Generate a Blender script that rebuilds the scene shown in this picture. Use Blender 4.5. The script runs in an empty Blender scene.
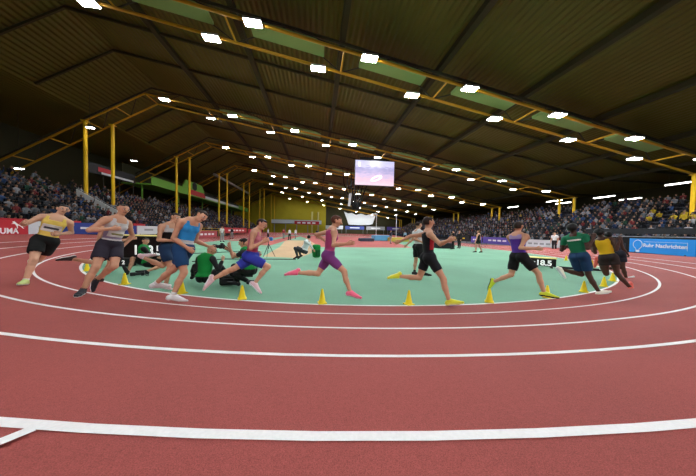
import bpy, bmesh, math, random
import numpy as np
from mathutils import Matrix, Vector
random.seed(7)
RNG = np.random.default_rng(11)
C = bpy.context.scene.collection
PI = math.pi

# ------------------------------------------------------------------ camera geometry
F, YAW, PITCH, ROLL, EYE = 220.0, .142, .028, .0205, 1.45
_c, _s = math.cos(YAW), math.sin(YAW)
_cp, _sp = math.cos(PITCH), math.sin(PITCH)
_cr, _sr = math.cos(ROLL), math.sin(ROLL)
R0 = np.array([_c, -_s, 0.0])
FW = np.array([_s * _cp, _c * _cp, -_sp])
U0 = np.array([_s * _sp, _c * _sp, _cp])
RT = R0 * _cr + U0 * _sr
UP = U0 * _cr - R0 * _sr
CAM = np.array([0, 0, EYE])


def ray(px, py):
    """direction (depth 1) of the line of sight through a point of the photograph"""
    return FW + RT * ((px - 348) / F) - UP * ((py - 238) / F)


def at_x(px, py, X):
    r = ray(px, py)
    return CAM + r * (X / r[0])


def at_y(px, py, Y):
    r = ray(px, py)
    return CAM + r * (Y / r[1])


def at_z(px, py, Z=0.0):
    r = ray(px, py)
    return CAM + r * ((Z - EYE) / r[2])


def project(P):
    d = np.asarray(P, float) - CAM
    z = d @ FW
    return np.stack([348 + d @ RT / z * F, 238 - d @ UP / z * F, z], -1)


cd = bpy.data.cameras.new('camera')
cam = bpy.data.objects.new('camera', cd)
C.objects.link(cam)
cd.sensor_width = 36
cd.lens = F / 696 * 36
cd.clip_start, cd.clip_end = .05, 400
M = Matrix.Identity(4)
for i in range(3):
    M[i][0], M[i][1], M[i][2], M[i][3] = RT[i], UP[i], -FW[i], CAM[i]
cam.matrix_world = M
bpy.context.scene.camera = cam
vs = bpy.context.scene.view_settings
vs.view_transform = 'Standard'
vs.look = 'None'
vs.exposure = 0.0
w = bpy.data.worlds.new('hall_dusk')
bpy.context.scene.world = w
w.use_nodes = True
w.node_tree.nodes['Background'].inputs[0].default_value = (.01, .011, .012, 1)
w.node_tree.nodes['Background'].inputs[1].default_value = 1.0


# ------------------------------------------------------------------ materials
def lin(h):
    if isinstance(h, str):
        h = h.lstrip('#')
        v = [int(h[i:i + 2], 16) / 255 for i in (0, 2, 4)]
        return tuple(x / 12.92 if x <= .04045 else ((x + .055) / 1.055) ** 2.4 for x in v)
    return tuple(h)


MATS = {}


def mat(name, color, rough=.7, metal=0.0, noise=0.0, scale=8.0, emit=0.0, bump=0.0, spec=.3, coord='Object'):
    if name in MATS:
        return MATS[name]
    m = bpy.data.materials.new(name)
    m.use_nodes = True
    nt = m.node_tree
    b = nt.nodes['Principled BSDF']
    c = lin(color)
    b.inputs['Base Color'].default_value = (*c, 1)
    b.inputs['Roughness'].default_value = rough
    b.inputs['Metallic'].default_value = metal
    b.inputs['Specular IOR Level'].default_value = spec
    if noise or bump:
        tc = nt.nodes.new('ShaderNodeTexCoord')
        n = nt.nodes.new('ShaderNodeTexNoise')
        n.inputs['Scale'].default_value = scale
        n.inputs['Detail'].default_value = 4
        nt.links.new(tc.outputs[coord], n.inputs['Vector'])
        if noise:
            mx = nt.nodes.new('ShaderNodeMix')
            mx.data_type = 'RGBA'
            mx.inputs['A'].default_value = (*[x * (1 - noise) for x in c], 1)
            mx.inputs['B'].default_value = (*[min(1, x * (1 + noise)) for x in c], 1)
            nt.links.new(n.outputs['Fac'], mx.inputs['Factor'])
            nt.links.new(mx.outputs['Result'], b.inputs['Base Color'])
        if bump:
            bp = nt.nodes.new('ShaderNodeBump')
            bp.inputs['Strength'].default_value = bump
            bp.inputs['Distance'].default_value = .01
            nt.links.new(n.outputs['Fac'], bp.inputs['Height'])
            nt.links.new(bp.outputs['Normal'], b.inputs['Normal'])
    if emit:
        b.inputs['Emission Color'].default_value = (*c, 1)
        b.inputs['Emission Strength'].default_value = emit
    MATS[name] = m
    return m


def track_mat(name, a, b_, grain=260.0):
    m = bpy.data.materials.new(name)
    m.use_nodes = True
    nt = m.node_tree
    L = nt.links.new
    b = nt.nodes['Principled BSDF']
    tc = nt.nodes.new('ShaderNodeTexCoord')
    n1 = nt.nodes.new('ShaderNodeTexNoise')
    n1.inputs['Scale'].default_value = grain
    n1.inputs['Detail'].default_value = 2
    n2 = nt.nodes.new('ShaderNodeTexNoise')
    n2.inputs['Scale'].default_value = .45
    n2.inputs['Detail'].default_value = 5
    n3 = nt.nodes.new('ShaderNodeTexNoise')
    n3.inputs['Scale'].default_value = 45
    n3.inputs['Detail'].default_value = 3
    for n in (n1, n2, n3):
        L(tc.outputs['Object'], n.inputs['Vector'])
    ramp = nt.nodes.new('ShaderNodeMapRange')
    ramp.inputs['From Min'].default_value = .3
    ramp.inputs['From Max'].default_value = .7
    L(n1.outputs['Fac'], ramp.inputs['Value'])
    mx = nt.nodes.new('ShaderNodeMix')
    mx.data_type = 'RGBA'
    mx.inputs['A'].default_value = (*lin(a), 1)
    mx.inputs['B'].default_value = (*lin(b_), 1)
    L(ramp.outputs['Result'], mx.inputs['Factor'])
    m2 = nt.nodes.new('ShaderNodeMix')
    m2.data_type = 'RGBA'
    m2.blend_type = 'MULTIPLY'
    m2.inputs['Factor'].default_value = 1
    r2 = nt.nodes.new('ShaderNodeMapRange')
    r2.inputs['From Min'].default_value = .3
    r2.inputs['From Max'].default_value = .7
    r2.inputs['To Min'].default_value = .80
    r2.inputs['To Max'].default_value = 1.14
    ad = nt.nodes.new('ShaderNodeMath')
    ad.operation = 'ADD'
    ml = nt.nodes.new('ShaderNodeMath')
    ml.operation = 'MULTIPLY'
    ml.inputs[1].default_value = .35
    L(n3.outputs['Fac'], ml.inputs[0])
    mu = nt.nodes.new('ShaderNodeMath')
    mu.operation = 'MULTIPLY'
    mu.inputs[1].default_value = .65
    L(n2.outputs['Fac'], mu.inputs[0])
    L(mu.outputs[0], ad.inputs[0])
    L(ml.outputs[0], ad.inputs[1])
    L(ad.outputs[0], r2.inputs['Value'])
    L(mx.outputs['Result'], m2.inputs['A'])
    cb = nt.nodes.new('ShaderNodeCombineColor')
    for i in range(3):
        L(r2.outputs['Result'], cb.inputs[i])
    L(cb.outputs['Color'], m2.inputs['B'])
    L(m2.outputs['Result'], b.inputs['Base Color'])
    b.inputs['Roughness'].default_value = .75
    b.inputs['Specular IOR Level'].default_value = .25
    bp = nt.nodes.new('ShaderNodeBump')
    bp.inputs['Strength'].default_value = .35
    bp.inputs['Distance'].default_value = .003
    L(n1.outputs['Fac'], bp.inputs['Height'])
    L(bp.outputs['Normal'], b.inputs['Normal'])
    return m


M_TRACK = track_mat('red_running_surface', '823a36', 'b05650')
M_RED2 = track_mat('pale_red_surface', 'a64e4a', 'b25852', 120)
M_GREEN = track_mat('mint_infield_surface', '6b9c80', '76a88b', 120)
M_TAN = track_mat('sand_surface', 'b8966f', 'c2a17c', 150)
M_LINE = mat('white_line_paint', 'e8e4e2', .6, noise=.12, scale=60)
M_WHITE = mat('white_paint', 'e6e6e6', .5)
M_YEL = mat('yellow_plastic', 'e8cf12', .45)
M_STEEL = mat('yellow_steel', 'e0b414', .5, noise=.08, scale=3)
M_TRUSS = mat('ochre_steel', 'bd8c1c', .55, noise=.1, scale=2)
M_DARKSTEEL = mat('dark_steel', '3a3528', .6)
M_CEIL = mat('olive_roof_sheet', '5f561c', .6, noise=.12, scale=.6)
M_BEAM = mat('dark_roof_beam', '3a341a', .7)
M_HEAT = mat('green_radiant_sheet', '8fae6c', .5)
M_CONC = mat('dark_concrete', '4c4c50', .85, noise=.15, scale=2)
M_STAND = mat('stand_concrete', '2e2d31', .85, noise=.2, scale=1.5)
M_WALLD = mat('dark_wall', '39361f', .85, noise=.1, scale=.7)
M_WALLY = mat('olive_end_wall', 'b5a428', .8, noise=.12, scale=.5)
M_BLACK = mat('black_matt', '0c0c0e', .5)
M_DK = mat('charcoal', '1c1d20', .6)
M_GREY = mat('mid_grey', '8d8f92', .6)
M_SILV = mat('silver_sheet', 'a7a9a8', .35, metal=.6)


# ------------------------------------------------------------------ object helpers
def prop(o, label=None, cat=None, group=None, kind=None):
    for k, v in (('label', label), ('category', cat), ('group', group), ('kind', kind)):
        if v:
            o[k] = v
    return o


def thing(name, label, cat, loc=(0, 0, 0), rotz=0, group=None, kind=None):
    o = bpy.data.objects.new(name, None)
    C.objects.link(o)
    o.empty_display_size = .2
    o.location = loc
    o.rotation_euler = (0, 0, rotz)
    return prop(o, label, cat, group, kind)


def obj(name, me, mats=None, parent=None, loc=None):
    if isinstance(me, bmesh.types.BMesh):
        m = bpy.data.meshes.new(name)
        me.to_mesh(m)
        me.free()
        me = m
    if mats is not None:
        for m in (mats if isinstance(mats, (list, tuple)) else [mats]):
            me.materials.append(m)
    o = bpy.data.objects.new(name, me)
    C.objects.link(o)
    if parent is not None:
        o.parent = parent
    if loc is not None:
        o.location = loc
    return o


def struct(name, me, mats, parent=None):
    return prop(obj(name, me, mats, parent), kind='structure' if parent is None else None)


def dup(root, loc=None, rotz=None, label=None, group=None):
    r = root.copy()
    C.objects.link(r)
    if loc is not None:
        r.location = loc
    if rotz is not None:
        r.rotation_euler = (0, 0, rotz)
    if label:
        r['label'] = label
    if group:
        r['group'] = group
    for ch in list(root.children):
        c = ch.copy()
        C.objects.link(c)
        c.parent = r
        for g in list(ch.children):
            d = g.copy()
            C.objects.link(d)
            d.parent = c
    return r


def mesh_np(name, V, Q, smooth=False, mi=None):
    """a mesh from numpy vertices and quads (or a list of polygons)"""
    me = bpy.data.meshes.new(name)
    if isinstance(Q, np.ndarray):
        n, k = Q.shape
        me.vertices.add(len(V))
        me.vertices.foreach_set('co', np.asarray(V, np.float32).ravel())
        me.loops.add(n * k)
        me.loops.foreach_set('vertex_index', Q.astype(np.int32).ravel())
        me.polygons.add(n)
        me.polygons.foreach_set('loop_start', np.arange(0, n * k, k, dtype=np.int32))
        me.polygons.foreach_set('loop_total', np.full(n, k, dtype=np.int32))
    else:
        me.from_pydata([tuple(v) for v in V], [], [tuple(q) for q in Q])
    if mi is not None:
        me.polygons.foreach_set('material_index', np.asarray(mi, np.int32))
    if smooth:
        me.polygons.foreach_set('use_smooth', np.ones(len(me.polygons), dtype=bool))
    me.update(calc_edges=True)
    return me


def box(bm, c, s, M_=None, bev=0.0):
    r = bmesh.ops.create_cube(bm, size=1)
    vs_ = r['verts']
    for v in vs_:
        v.co = Vector((v.co.x * s[0], v.co.y * s[1], v.co.z * s[2]))
    if bev:
        es = list({e for v in vs_ for e in v.link_edges})
        rr = bmesh.ops.bevel(bm, geom=es, offset=bev, segments=2, affect='EDGES', profile=.5)
        vs_ = list({v for f in rr['faces'] for v in f.verts} | {v for v in vs_ if v.is_valid})
    for v in vs_:
        p = v.co.copy()
        if M_ is not None:
            p = M_ @ p
        v.co = p + Vector(c)
    return vs_


def tube(bm, pts, r, n=8, cap=True):
    """a round bar along a polyline; r one radius or one per point"""
    pts = [Vector(p) for p in pts]
    rs = r if isinstance(r, (list, tuple)) else [r] * len(pts)
    rings = []
    for i, p in enumerate(pts):
        a = pts[max(i - 1, 0)]
        b = pts[min(i + 1, len(pts) - 1)]
        d = (b - a).normalized()
        ref = Vector((0, 0, 1)) if abs(d.z) < .9 else Vector((1, 0, 0))
        u = d.cross(ref).normalized()
        v = d.cross(u)
        rings.append([bm.verts.new(p + (u * math.cos(2 * PI * k / n) + v * math.sin(2 * PI * k / n)) * rs[i]) for k in range(n)])
    for a, b in zip(rings, rings[1:]):
        for k in range(n):
            bm.faces.new((a[k], a[(k + 1) % n], b[(k + 1) % n], b[k]))
    if cap:
        bm.faces.new(rings[0][::-1])
        bm.faces.new(rings[-1])
    bmesh.ops.recalc_face_normals(bm, faces=bm.faces)


def lathe(bm, prof, n=24, c=(0, 0, 0)):
    rings = []
    for r, z in prof:
        rings.append([bm.verts.new((c[0] + r * math.cos(2 * PI * k / n), c[1] + r * math.sin(2 * PI * k / n), c[2] + z)) for k in range(n)])
    for a, b in zip(rings, rings[1:]):
        for k in range(n):
            bm.faces.new((a[k], a[(k + 1) % n], b[(k + 1) % n], b[k]))
    bm.faces.new(rings[0][::-1])
    bm.faces.new(rings[-1])


def B():
    return bmesh.new()


def text_mesh(s, size, extrude=.004, bold=0.0, shear=0.0, space=1.0):
    cu = bpy.data.curves.new('lettering', 'FONT')
    cu.body = s
    cu.size = size
    cu.extrude = extrude
    cu.offset = bold
    cu.shear = shear
    cu.space_character = space
    cu.align_x = 'CENTER'
    cu.align_y = 'CENTER'
    t = bpy.data.objects.new('lettering_tmp', cu)
    C.objects.link(t)
    bpy.context.view_layer.update()
    me = bpy.data.meshes.new_from_object(t.evaluated_get(bpy.context.evaluated_depsgraph_get()))
    bpy.data.objects.remove(t)
    return me


def poly_mesh(name, pts, th=.004):
    """a flat outline in the local x-y plane, th thick along z"""
    bm = B()
    vs_ = [bm.verts.new((p[0], p[1], 0)) for p in pts]
    f = bm.faces.new(vs_)
    r = bmesh.ops.extrude_face_region(bm, geom=[f])
    for e in r['geom']:
        if isinstance(e, bmesh.types.BMVert):
            e.co.z += th
    bmesh.ops.recalc_face_normals(bm, faces=bm.faces)
    bmesh.ops.triangulate(bm, faces=[f for f in bm.faces if len(f.verts) > 4])
    me = bpy.data.meshes.new(name)
    bm.to_mesh(me)
    bm.free()
    return me


def frame_on(p0, p1, z0):
    """matrix of a vertical board: local x from p0 to p1, local y up, local z out of its face; origin at the foot of p0"""
    a = np.array([p0[0], p0[1], z0])
    d = np.array([p1[0] - p0[0], p1[1] - p0[1], 0.0])
    Lh = np.linalg.norm(d)
    d /= Lh
    n = np.array([d[1], -d[0], 0])
    m = Matrix.Identity(4)
    for i in range(3):
        m[i][0], m[i][1], m[i][2], m[i][3] = d[i], (0, 0, 1)[i], n[i], a[i]
    return m, Lh


# ------------------------------------------------------------------ track geometry
TR, TW, TCX, TCY = 14.824, .84, 2.78, 18.914
STR = 46.0
OUT = 6.7


def bank_near(deg):
    xs = [-180, -85, -55, -25, 0]
    return float(np.interp(deg, xs, [.181, .181, .132, .088, .06]))


def cx_at(r):
    return TCX - .1182 * (r - TR)


def lift(r, b):
    return b * min(max(r - TR, 0.0), 4.8)


def oval(n_arc=120, n_str=30):
    """stations round the oval: functions of the radius giving x, y and the bank there"""
    st = []
    for i in range(n_str + 1):               # left straight, coming towards the near curve
        y = TCY + STR * (1 - i / n_str)
        b = float(np.interp(y - TCY, [0, 15, STR - 15, STR], [.181, 0, 0, .15]))
        st.append(('L', y, b))
    for i in range(1, n_arc):
        d = -180 + 180 * i / n_arc
        st.append(('N', d, bank_near(d)))
    for i in range(n_str + 1):
        y = TCY + STR * i / n_str
        b = float(np.interp(y - TCY, [0, 10, STR - 15, STR], [.06, 0, 0, .15]))
        st.append(('R', y, b))
    for i in range(1, n_arc // 2):
        st.append(('F', 180 * i / (n_arc // 2), .15))
    return st


ST = oval()


def station(s, r):
    k, v, b = s
    if k == 'L':
        x, y = cx_at(r) - r, v
    elif k == 'R':
        x, y = cx_at(r) + r, v
    elif k == 'N':
        x, y = cx_at(r) + r * math.cos(math.radians(v)), TCY + r * math.sin(math.radians(v))
    else:
        x, y = cx_at(r) + r * math.cos(math.radians(v)), TCY + STR + r * math.sin(math.radians(v))
    return x, y, lift(r, b)


def ring_mesh(name, radii, dz=0.0, skirt=False):
    V, Q = [], []
    n, m = len(ST), len(radii)
    for s in ST:
        for r in radii:
            x, y, z = station(s, r)
            V.append((x, y, z + dz))
    for i in range(n):
        for j in range(m - 1):
            a, b = i * m + j, ((i + 1) % n) * m + j
            Q.append((a, a + 1, b + 1, b))
    if skirt:
        k = len(V)
        for s in ST:
            x, y, z = station(s, radii[-1])
            V.append((x, y, -.02))
        for i in range(n):
            j = (i + 1) % n
            Q.append((i * m + m - 1, k + i, k + j, j * m + m - 1))
    V, Q = np.array(V), np.array(Q)
    a, b, c = V[Q[0, 0]], V[Q[0, 1]], V[Q[0, 2]]
    if np.cross(b - a, c - a)[2] < 0:
        Q = Q[:, ::-1].copy()
    return mesh_np(name, V, Q)


def on_track(px, py):
    """where a line of sight meets the banked track (or the flat infield)"""
    r = ray(px, py)
    prev = None
    for s in np.arange(.3, 60, .01):
        P = CAM + r * s
        dx, dy = P[0] - TCX, P[1] - TCY
        rr = math.hypot(dx, dy)
        d = math.degrees(math.atan2(dy, dx))
        b = bank_near(d) if d < 0 else (.181 if dx < 0 else .05)
        g = P[2] - lift(rr, b)
        if prev is not None and prev > 0 >= g:
            return P
        prev = g
    return at_z(px, py)


# ================================================================== SETTING
XL, XR, YN, YF = -37.0, 54.0, -12.0, 106.0
k11 = 1.1
APX, APZ = -20.0, 17.0          # ridge line
RX, RZ = 39.6, 7.55             # right column heads
SL = (APZ - RZ) / (RX - APX)


def chord_z(x):
    if x < -26.0:
        return 13.35 - (-26.0 - x) * .62
    if x < APX:
        return APZ - (APX - x) * (APZ - 13.35) / (26.0 + APX)
    if x > RX:
        return RZ
    return APZ - (x - APX) * SL


ROOF_UP = 2.0


def roof_z(x):
    if x < -27:
        return chord_z(-27) + ROOF_UP - (-27 - x) * .12
    return chord_z(x) + ROOF_UP


# floor
bm = B()
box(bm, ((XL + XR) / 2, (YN + YF) / 2, -.17), (XR - XL, YF - YN, .3))
struct('floor', bm, M_CONC)
# infield
V, n = [], 0
for s in ST:
    x, y, _z = station(s, TR)
    V.append((x, y, -.006))
me = bpy.data.meshes.new('infield')
me.from_pydata(V, [], [list(range(len(V)))])
struct('infield_ground', me, M_GREEN)


def flat(name, pts, m, z):
    me = bpy.data.meshes.new(name)
    me.from_pydata([(p[0], p[1], z) for p in pts], [], [list(range(len(pts)))])
    o = struct(name, me, m)
    if me.polygons[0].normal.z < 0:
        me.flip_normals()
    return o


flat('red_sprint_ground', [(.3, 20.4), (9.5, 20.8), (13.6, 41), (17, 60), (15, 72), (-6, 72), (-1.5, 40)], M_RED2, -.004)
flat('sand_runway_ground', [(-2.9, 12.6), (-.9, 12.0), (.2, 17.2), (.3, 20.4), (-1.0, 34), (-4.6, 34), (-3.2, 20)], M_TAN, -.003)
flat('red_runway_ground', [(-6.0, 22), (-4.4, 22), (-4.4, 64), (-7.0, 64)], M_RED2, -.002)
flat('red_jump_ground', [(-11.5, 30), (-7.6, 30), (-8.4, 66), (-11.7, 66)], M_RED2, -.001)

track = struct('running_track_ground', ring_mesh('running_track', [TR + .02, TR + 1.2, TR + 2.4, TR + 3.6, TR + 4.8, TR + OUT], .0, True), M_TRACK)
for k in range(5):
    r = TR + k * TW
    wd = .026 if k else .032
    obj('lane_line', ring_mesh('lane_line', [r - wd, r + wd], .004), M_LINE, track)
# short marking that leaves the outermost lane line
p0, p1 = on_track(34, 429), on_track(-30, 455)
d = p1 - p0
d /= np.linalg.norm(d)
nrm = np.cross(d, [0, 0, 1])
nrm /= np.linalg.norm(nrm)
obj('start_marking', mesh_np('start_marking', [p0 - nrm * .025 + (0, 0, .005), p1 - nrm * .025 + (0, 0, .005), p1 + nrm * .025 + (0, 0, .005), p0 + nrm * .025 + (0, 0, .005)], [(0, 1, 2, 3)]), M_LINE, track)

# ceiling: ribbed sheet, ribs run along the hall
V, Q = [], []
xs = []
x = XL
while x < XR:
    for o_, dz in ((0, 0), (.13, 0), (.2, .11), (.33, .11)):
        xs.append((x + o_, dz))
    x += .4
for (x, dz) in xs:
    V += [(x, YN, roof_z(x) + dz), (x, YF, roof_z(x) + dz)]
for i in range(len(xs) - 1):
    Q.append((2 * i, 2 * i + 1, 2 * i + 3, 2 * i + 2))
struct('ceiling', mesh_np('ceiling', V, np.array(Q)), M_CEIL)
# walls
bm = B(); box(bm, (XL - .15, (YN + YF) / 2, 7), (.3, YF - YN, 14)); struct('wall_left', bm, M_WALLD)
bm = B(); box(bm, (XR + .15, (YN + YF) / 2, 5), (.3, YF - YN, 10)); struct('wall_right', bm, M_WALLD)
bm = B(); box(bm, ((XL + XR) / 2, YF + .15, 9), (XR - XL, .3, 20)); struct('wall_far', bm, M_WALLY)
bm = B(); box(bm, ((XL + XR) / 2, YN - .15, 9), (XR - XL, .3, 20)); struct('wall_near', bm, M_WALLD)

TRUSS_Y = [14.95 + 14.13 * i for i in range(7)]
PAIR = 2.12
NODES = [-5.9 + 7.52 * i for i in range(-2, 6)]
# longitudinal dark beams under the roof, one over each truss node
for x in [n for n in NODES if n > -19] + [38.8]:
    bm = B()
    box(bm, (x, (YN + YF) / 2, roof_z(x) - .3), (.4, YF - YN - .2, .4))
    struct('roof_beam', bm, M_BEAM)
# thin purlins half-way between trusses
for y in [7.9] + [ty + dy for ty in TRUSS_Y for dy in (6.0, 10.2)]:
    if y > YF - 1:
        continue
    bm = B()
    tube(bm, [(-26.5, y, roof_z(-26.5) - .22), (APX, y, roof_z(APX) - .22), (RX, y, roof_z(RX) - .22), (XR - .3, y, roof_z(RX) - .22)], .13, 6)
    struct('roof_purlin_beam', bm, M_BEAM)

ORD = ['nearest', 'second nearest', 'third nearest', 'fourth nearest', 'fifth nearest', 'sixth nearest', 'farthest']
NTH = ['first', 'second', 'third', 'fourth', 'fifth', 'sixth', 'seventh', 'eighth']
for ti, ty in enumerate(TRUSS_Y):
    t = thing('roof_truss', f'{ORD[ti]} ochre steel truss spanning the hall under the roof, on yellow columns', 'roof truss', (0, ty, 0), group='ochre trusses under the hall roof')
    prev = None
    for y in (0, PAIR):
        bm = B()
        tube(bm, [(-36, y, chord_z(-36)), (-26, y, chord_z(-26)), (APX, y, APZ), (RX, y, RZ)], .1, 8)
        obj('bottom_chord', bm, M_TRUSS, t)
        for cxx in (-26.0 + 1.25 * (ti - 1) + (1.0 if y else 0), RX if ti else 37.3):
            bm = B()
            zt = chord_z(cxx)
            tube(bm, [(cxx, y, 0.0), (cxx, y, zt)], .17, 10)
            box(bm, (cxx, y, zt - .05), (.5, .5, .1))
            obj('column', bm, M_STEEL, t)
    bm = B()
    tube(bm, [(-36, PAIR / 2, chord_z(-36) + 1.3), (-26, PAIR / 2, chord_z(-26) + 1.35), (APX, PAIR / 2, APZ + 1.3), (RX, PAIR / 2, RZ + 1.3)], .1, 8)
    obj('top_chord', bm, M_DARKSTEEL, t)
    for x in [-33, -29.5, -26, -23, APX] + [n for n in NODES if n > -17] + [RX]:
        bm = B()
        tube(bm, [(x, 0, chord_z(x)), (x, PAIR, chord_z(x))], .065, 6)
        obj('cross_strut', bm, M_TRUSS, t)
    bm = B()
    xs_ = [-33, -29.5, -26, -23, APX] + [n for n in NODES if n > -17] + [RX]
    for a, b in zip(xs_, xs_[1:]):
        mid = (a + b) / 2
        for y in (0, PAIR):
            tube(bm, [(a, y, chord_z(a)), (mid, PAIR / 2, chord_z(mid) + 1.33), (b, y, chord_z(b))], .05, 5)
    obj('web_lattice', bm, M_DARKSTEEL, t)

# green radiant sheets lying between the chords
for ti, ty in enumerate(TRUSS_Y[:4]):
    for j, (a, b) in enumerate(zip(NODES[1:], NODES[2:])):
        a2, b2 = a + 1.3, b - 1.3
        bm = B()
        v = []
        for x in (a2, b2):
            for y in (ty + .5, ty + PAIR - .45):
                v.append((x, y, chord_z(x) + .42))
                v.append((x, y, chord_z(x) + .62))
        vv = [bm.verts.new(p) for p in v]
        for f in ((0, 2, 6, 4), (1, 5, 7, 3), (0, 4, 5, 1), (2, 3, 7, 6), (0, 1, 3, 2), (4, 6, 7, 5)):
            bm.faces.new([vv[i] for i in f])
        bmesh.ops.recalc_face_normals(bm, faces=bm.faces)
        root = thing('heating_panel', f'long dull green heating panel in the {ORD[ti]} roof truss, {NTH[j]} bay from the ridge', 'heating panel', ((a2 + b2) / 2, ty + PAIR / 2, chord_z((a2 + b2) / 2) + .52), group='green heating panels between the truss chords')
        for q in bm.verts:
            q.co -= Vector(root.location)
        obj('radiant_sheet', bm, M_HEAT, root)
        for x in (a2 + .6 - root.location.x, b2 - .6 - root.location.x):
            bm = B()
            tube(bm, [(x, 0, .08 - SL * x), (x, 0, .75 - SL * x)], .02, 5)
            obj('hanging_rod', bm, M_DARKSTEEL, root)

# ------------------------------------------------------------------ floodlights
LAMP = mat('lamp_glow', (.93, .97, 1.0), emit=275.0)


def flood():
    bm = B()
    box(bm, (0, 0, .09), (1.08, .6, .14), bev=.02)
    h = bpy.data.meshes.new('lamp_frame'); bm.to_mesh(h); bm.free()
    bm = B()
    box(bm, (0, 0, .012), (1.0, .52, .02))
    p = bpy.data.meshes.new('lamp_panel'); bm.to_mesh(p); bm.free()
    bm = B()
    tube(bm, [(-.3, 0, .15), (-.3, 0, .32), (.3, 0, .32), (.3, 0, .15)], .02, 5)
    q = bpy.data.meshes.new('mount_bracket'); bm.to_mesh(q); bm.free()
    return h, p, q


hm, pm, qm = flood()
hm.materials.append(M_SILV); pm.materials.append(LAMP); qm.materials.append(M_DARKSTEEL)
proto = None
for ti, ty in enumerate(TRUSS_Y):
    for row, (x0, y) in enumerate(((-3.74 + 1.08 * ti, ty - .25), (-.08 + 1.08 * ti, ty + PAIR - .1))):
        side = 'front' if row == 0 else 'rear'
        cnt = 0
        for n in range(-2, 6):
            x = (x0 + 6.74 * n) * k11
            if x < -18.5 or x > 35.5:
                continue
            if ti > 4 and row:
                continue
            if row == 0 and ti == 1 and n == 2 or ti == 0 and row == 0 and n < 0:
                continue
            px = project((x, y, chord_z(x)))
            if px[0] < -40 or px[0] > 730 or px[1] < -60:
                continue
            z = chord_z(x) - .28
            lab = f'white floodlight, {side} chord of the {ORD[ti]} roof truss, {NTH[cnt]} from the left'
            cnt += 1
            if proto is None:
                proto = thing('floodlight', lab, 'floodlight', (x, y, z), group='white floodlights under the roof trusses')
                obj('lamp_frame', hm, None, proto); obj('lamp_panel', pm, None, proto); obj('mount_bracket', qm, None, proto)
            else:
                fl = dup(proto, (x, y, z), 0, lab)
                fl.scale = ((1, .9, .85, .8, .75, .7, .7)[ti], (1, .9, .85, .8, .75, .7, .7)[ti] * (.6 if row and ti else 1), 1)
for ti, ty in ((-2, -9.5),):  # added lamp rows out of view, no truss there, filling the runners' fronts
    for row, (x0, y) in enumerate(((-4.8, ty - .25), (-1.16, ty + 1.6))):
        cnt = 0
        for n in range(-2, 6):
            x = (x0 + 6.74 * n) * k11
            if -19 < x < 30:
                lab = f'added fill floodlight unseen behind the near bend, {"front" if row == 0 else "rear"} line, {NTH[cnt]} from the left'
                cnt += 1
                dup(proto, (x, y, chord_z(x) - .28), 0, lab)
# small lamps under the left eave and long tubes over the right stand
TUBEM = mat('tube_glow', (1.0, .97, .9), emit=14.0)
for i, (px, py) in enumerate(((90, 128), (134, 161), (19, 169))):
    X = (-25.0, -28.0, -33.0)[i]
    p = at_x(px, py, X)
    z = p[2]
    lab = ('small white lamp beside the nearest yellow column pair', 'small white lamp over the packed stand between two column pairs', 'small dim lamp under the dark eave at the stand top')[i]
    t = thing('eave_lamp', lab, 'lamp', p)
    bm = B(); box(bm, (0, 0, .1), (.75, .34, .14), bev=.02); obj('lamp_frame', bm, M_SILV, t)
    bm = B(); box(bm, (0, 0, .02), (.68, .28, .03)); obj('lamp_panel', bm, mat('eave_glow', (1, .98, .95), emit=40.0), t)
    bm = B(); tube(bm, [(0, 0, .17), (0, 0, roof_z(p[0]) - p[2])], .02, 5); obj('mount_rod', bm, M_DARKSTEEL, t)
for i, (px, py) in enumerate(((683, 183), (604, 197), (630, 199), (554, 201), (563, 203), (513, 207))):
    p = at_z(px, py, 7.6)
    lab = ('long white tube lamp over yellow seats beside the nearest pale column', 'long tube lamp above the stand, upper of two near the blue board', 'long tube lamp above the stand, lower of two near the blue board',
           'upper tube lamp of a close pair beside a yellow column', 'lower tube lamp of a close pair beside a yellow column', 'small tube lamp over the far part of the stand')[i]
    t = thing('tube_lamp', lab, 'tube lamp', p, group='tube lamps above the right stand')
    bm = B(); box(bm, (0, 0, .09), (.22, 2.6, .1), bev=.02); obj('lamp_frame', bm, M_SILV, t)
    bm = B(); tube(bm, [(0, -1.25, 0), (0, 1.25, 0)], .06, 8); obj('lamp_tube', bm, TUBEM, t)
    for yy in (-1, 1):
        bm = B()
        tube(bm, [(0, yy, .13), (0, yy, roof_z(p[0]) - p[2])], .015, 5)
        obj('hanging_rod', bm, M_DARKSTEEL, t)
#@@PART2
# ================================================================== PEOPLE
class Prim:
    __slots__ = ('a', 'b', 'ra', 'rb', 'w', 'ff', 'k', 'g')

    def __init__(s, a, b, ra, rb, g, k=.02, w=None, ff=1.0):
        s.a, s.b, s.ra, s.rb, s.g, s.k = np.asarray(a, float), np.asarray(b, float), ra, rb, g, k
        s.w, s.ff = (None if w is None else np.asarray(w, float) / np.linalg.norm(w)), ff

    def dist(s, P):
        d = s.b - s.a
        L2 = d @ d + 1e-12
        q = P - s.a
        t = np.clip((q @ d) / L2, 0, 1)
        r = s.ra + (s.rb - s.ra) * t
        q = q - t[..., None] * d
        n2 = (q * q).sum(-1)
        if s.w is not None:
            pw = q @ s.w
            n2 = n2 + pw * pw * (1 / s.ff ** 2 - 1)
        return np.sqrt(np.maximum(n2, 0)) - r, t


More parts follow.
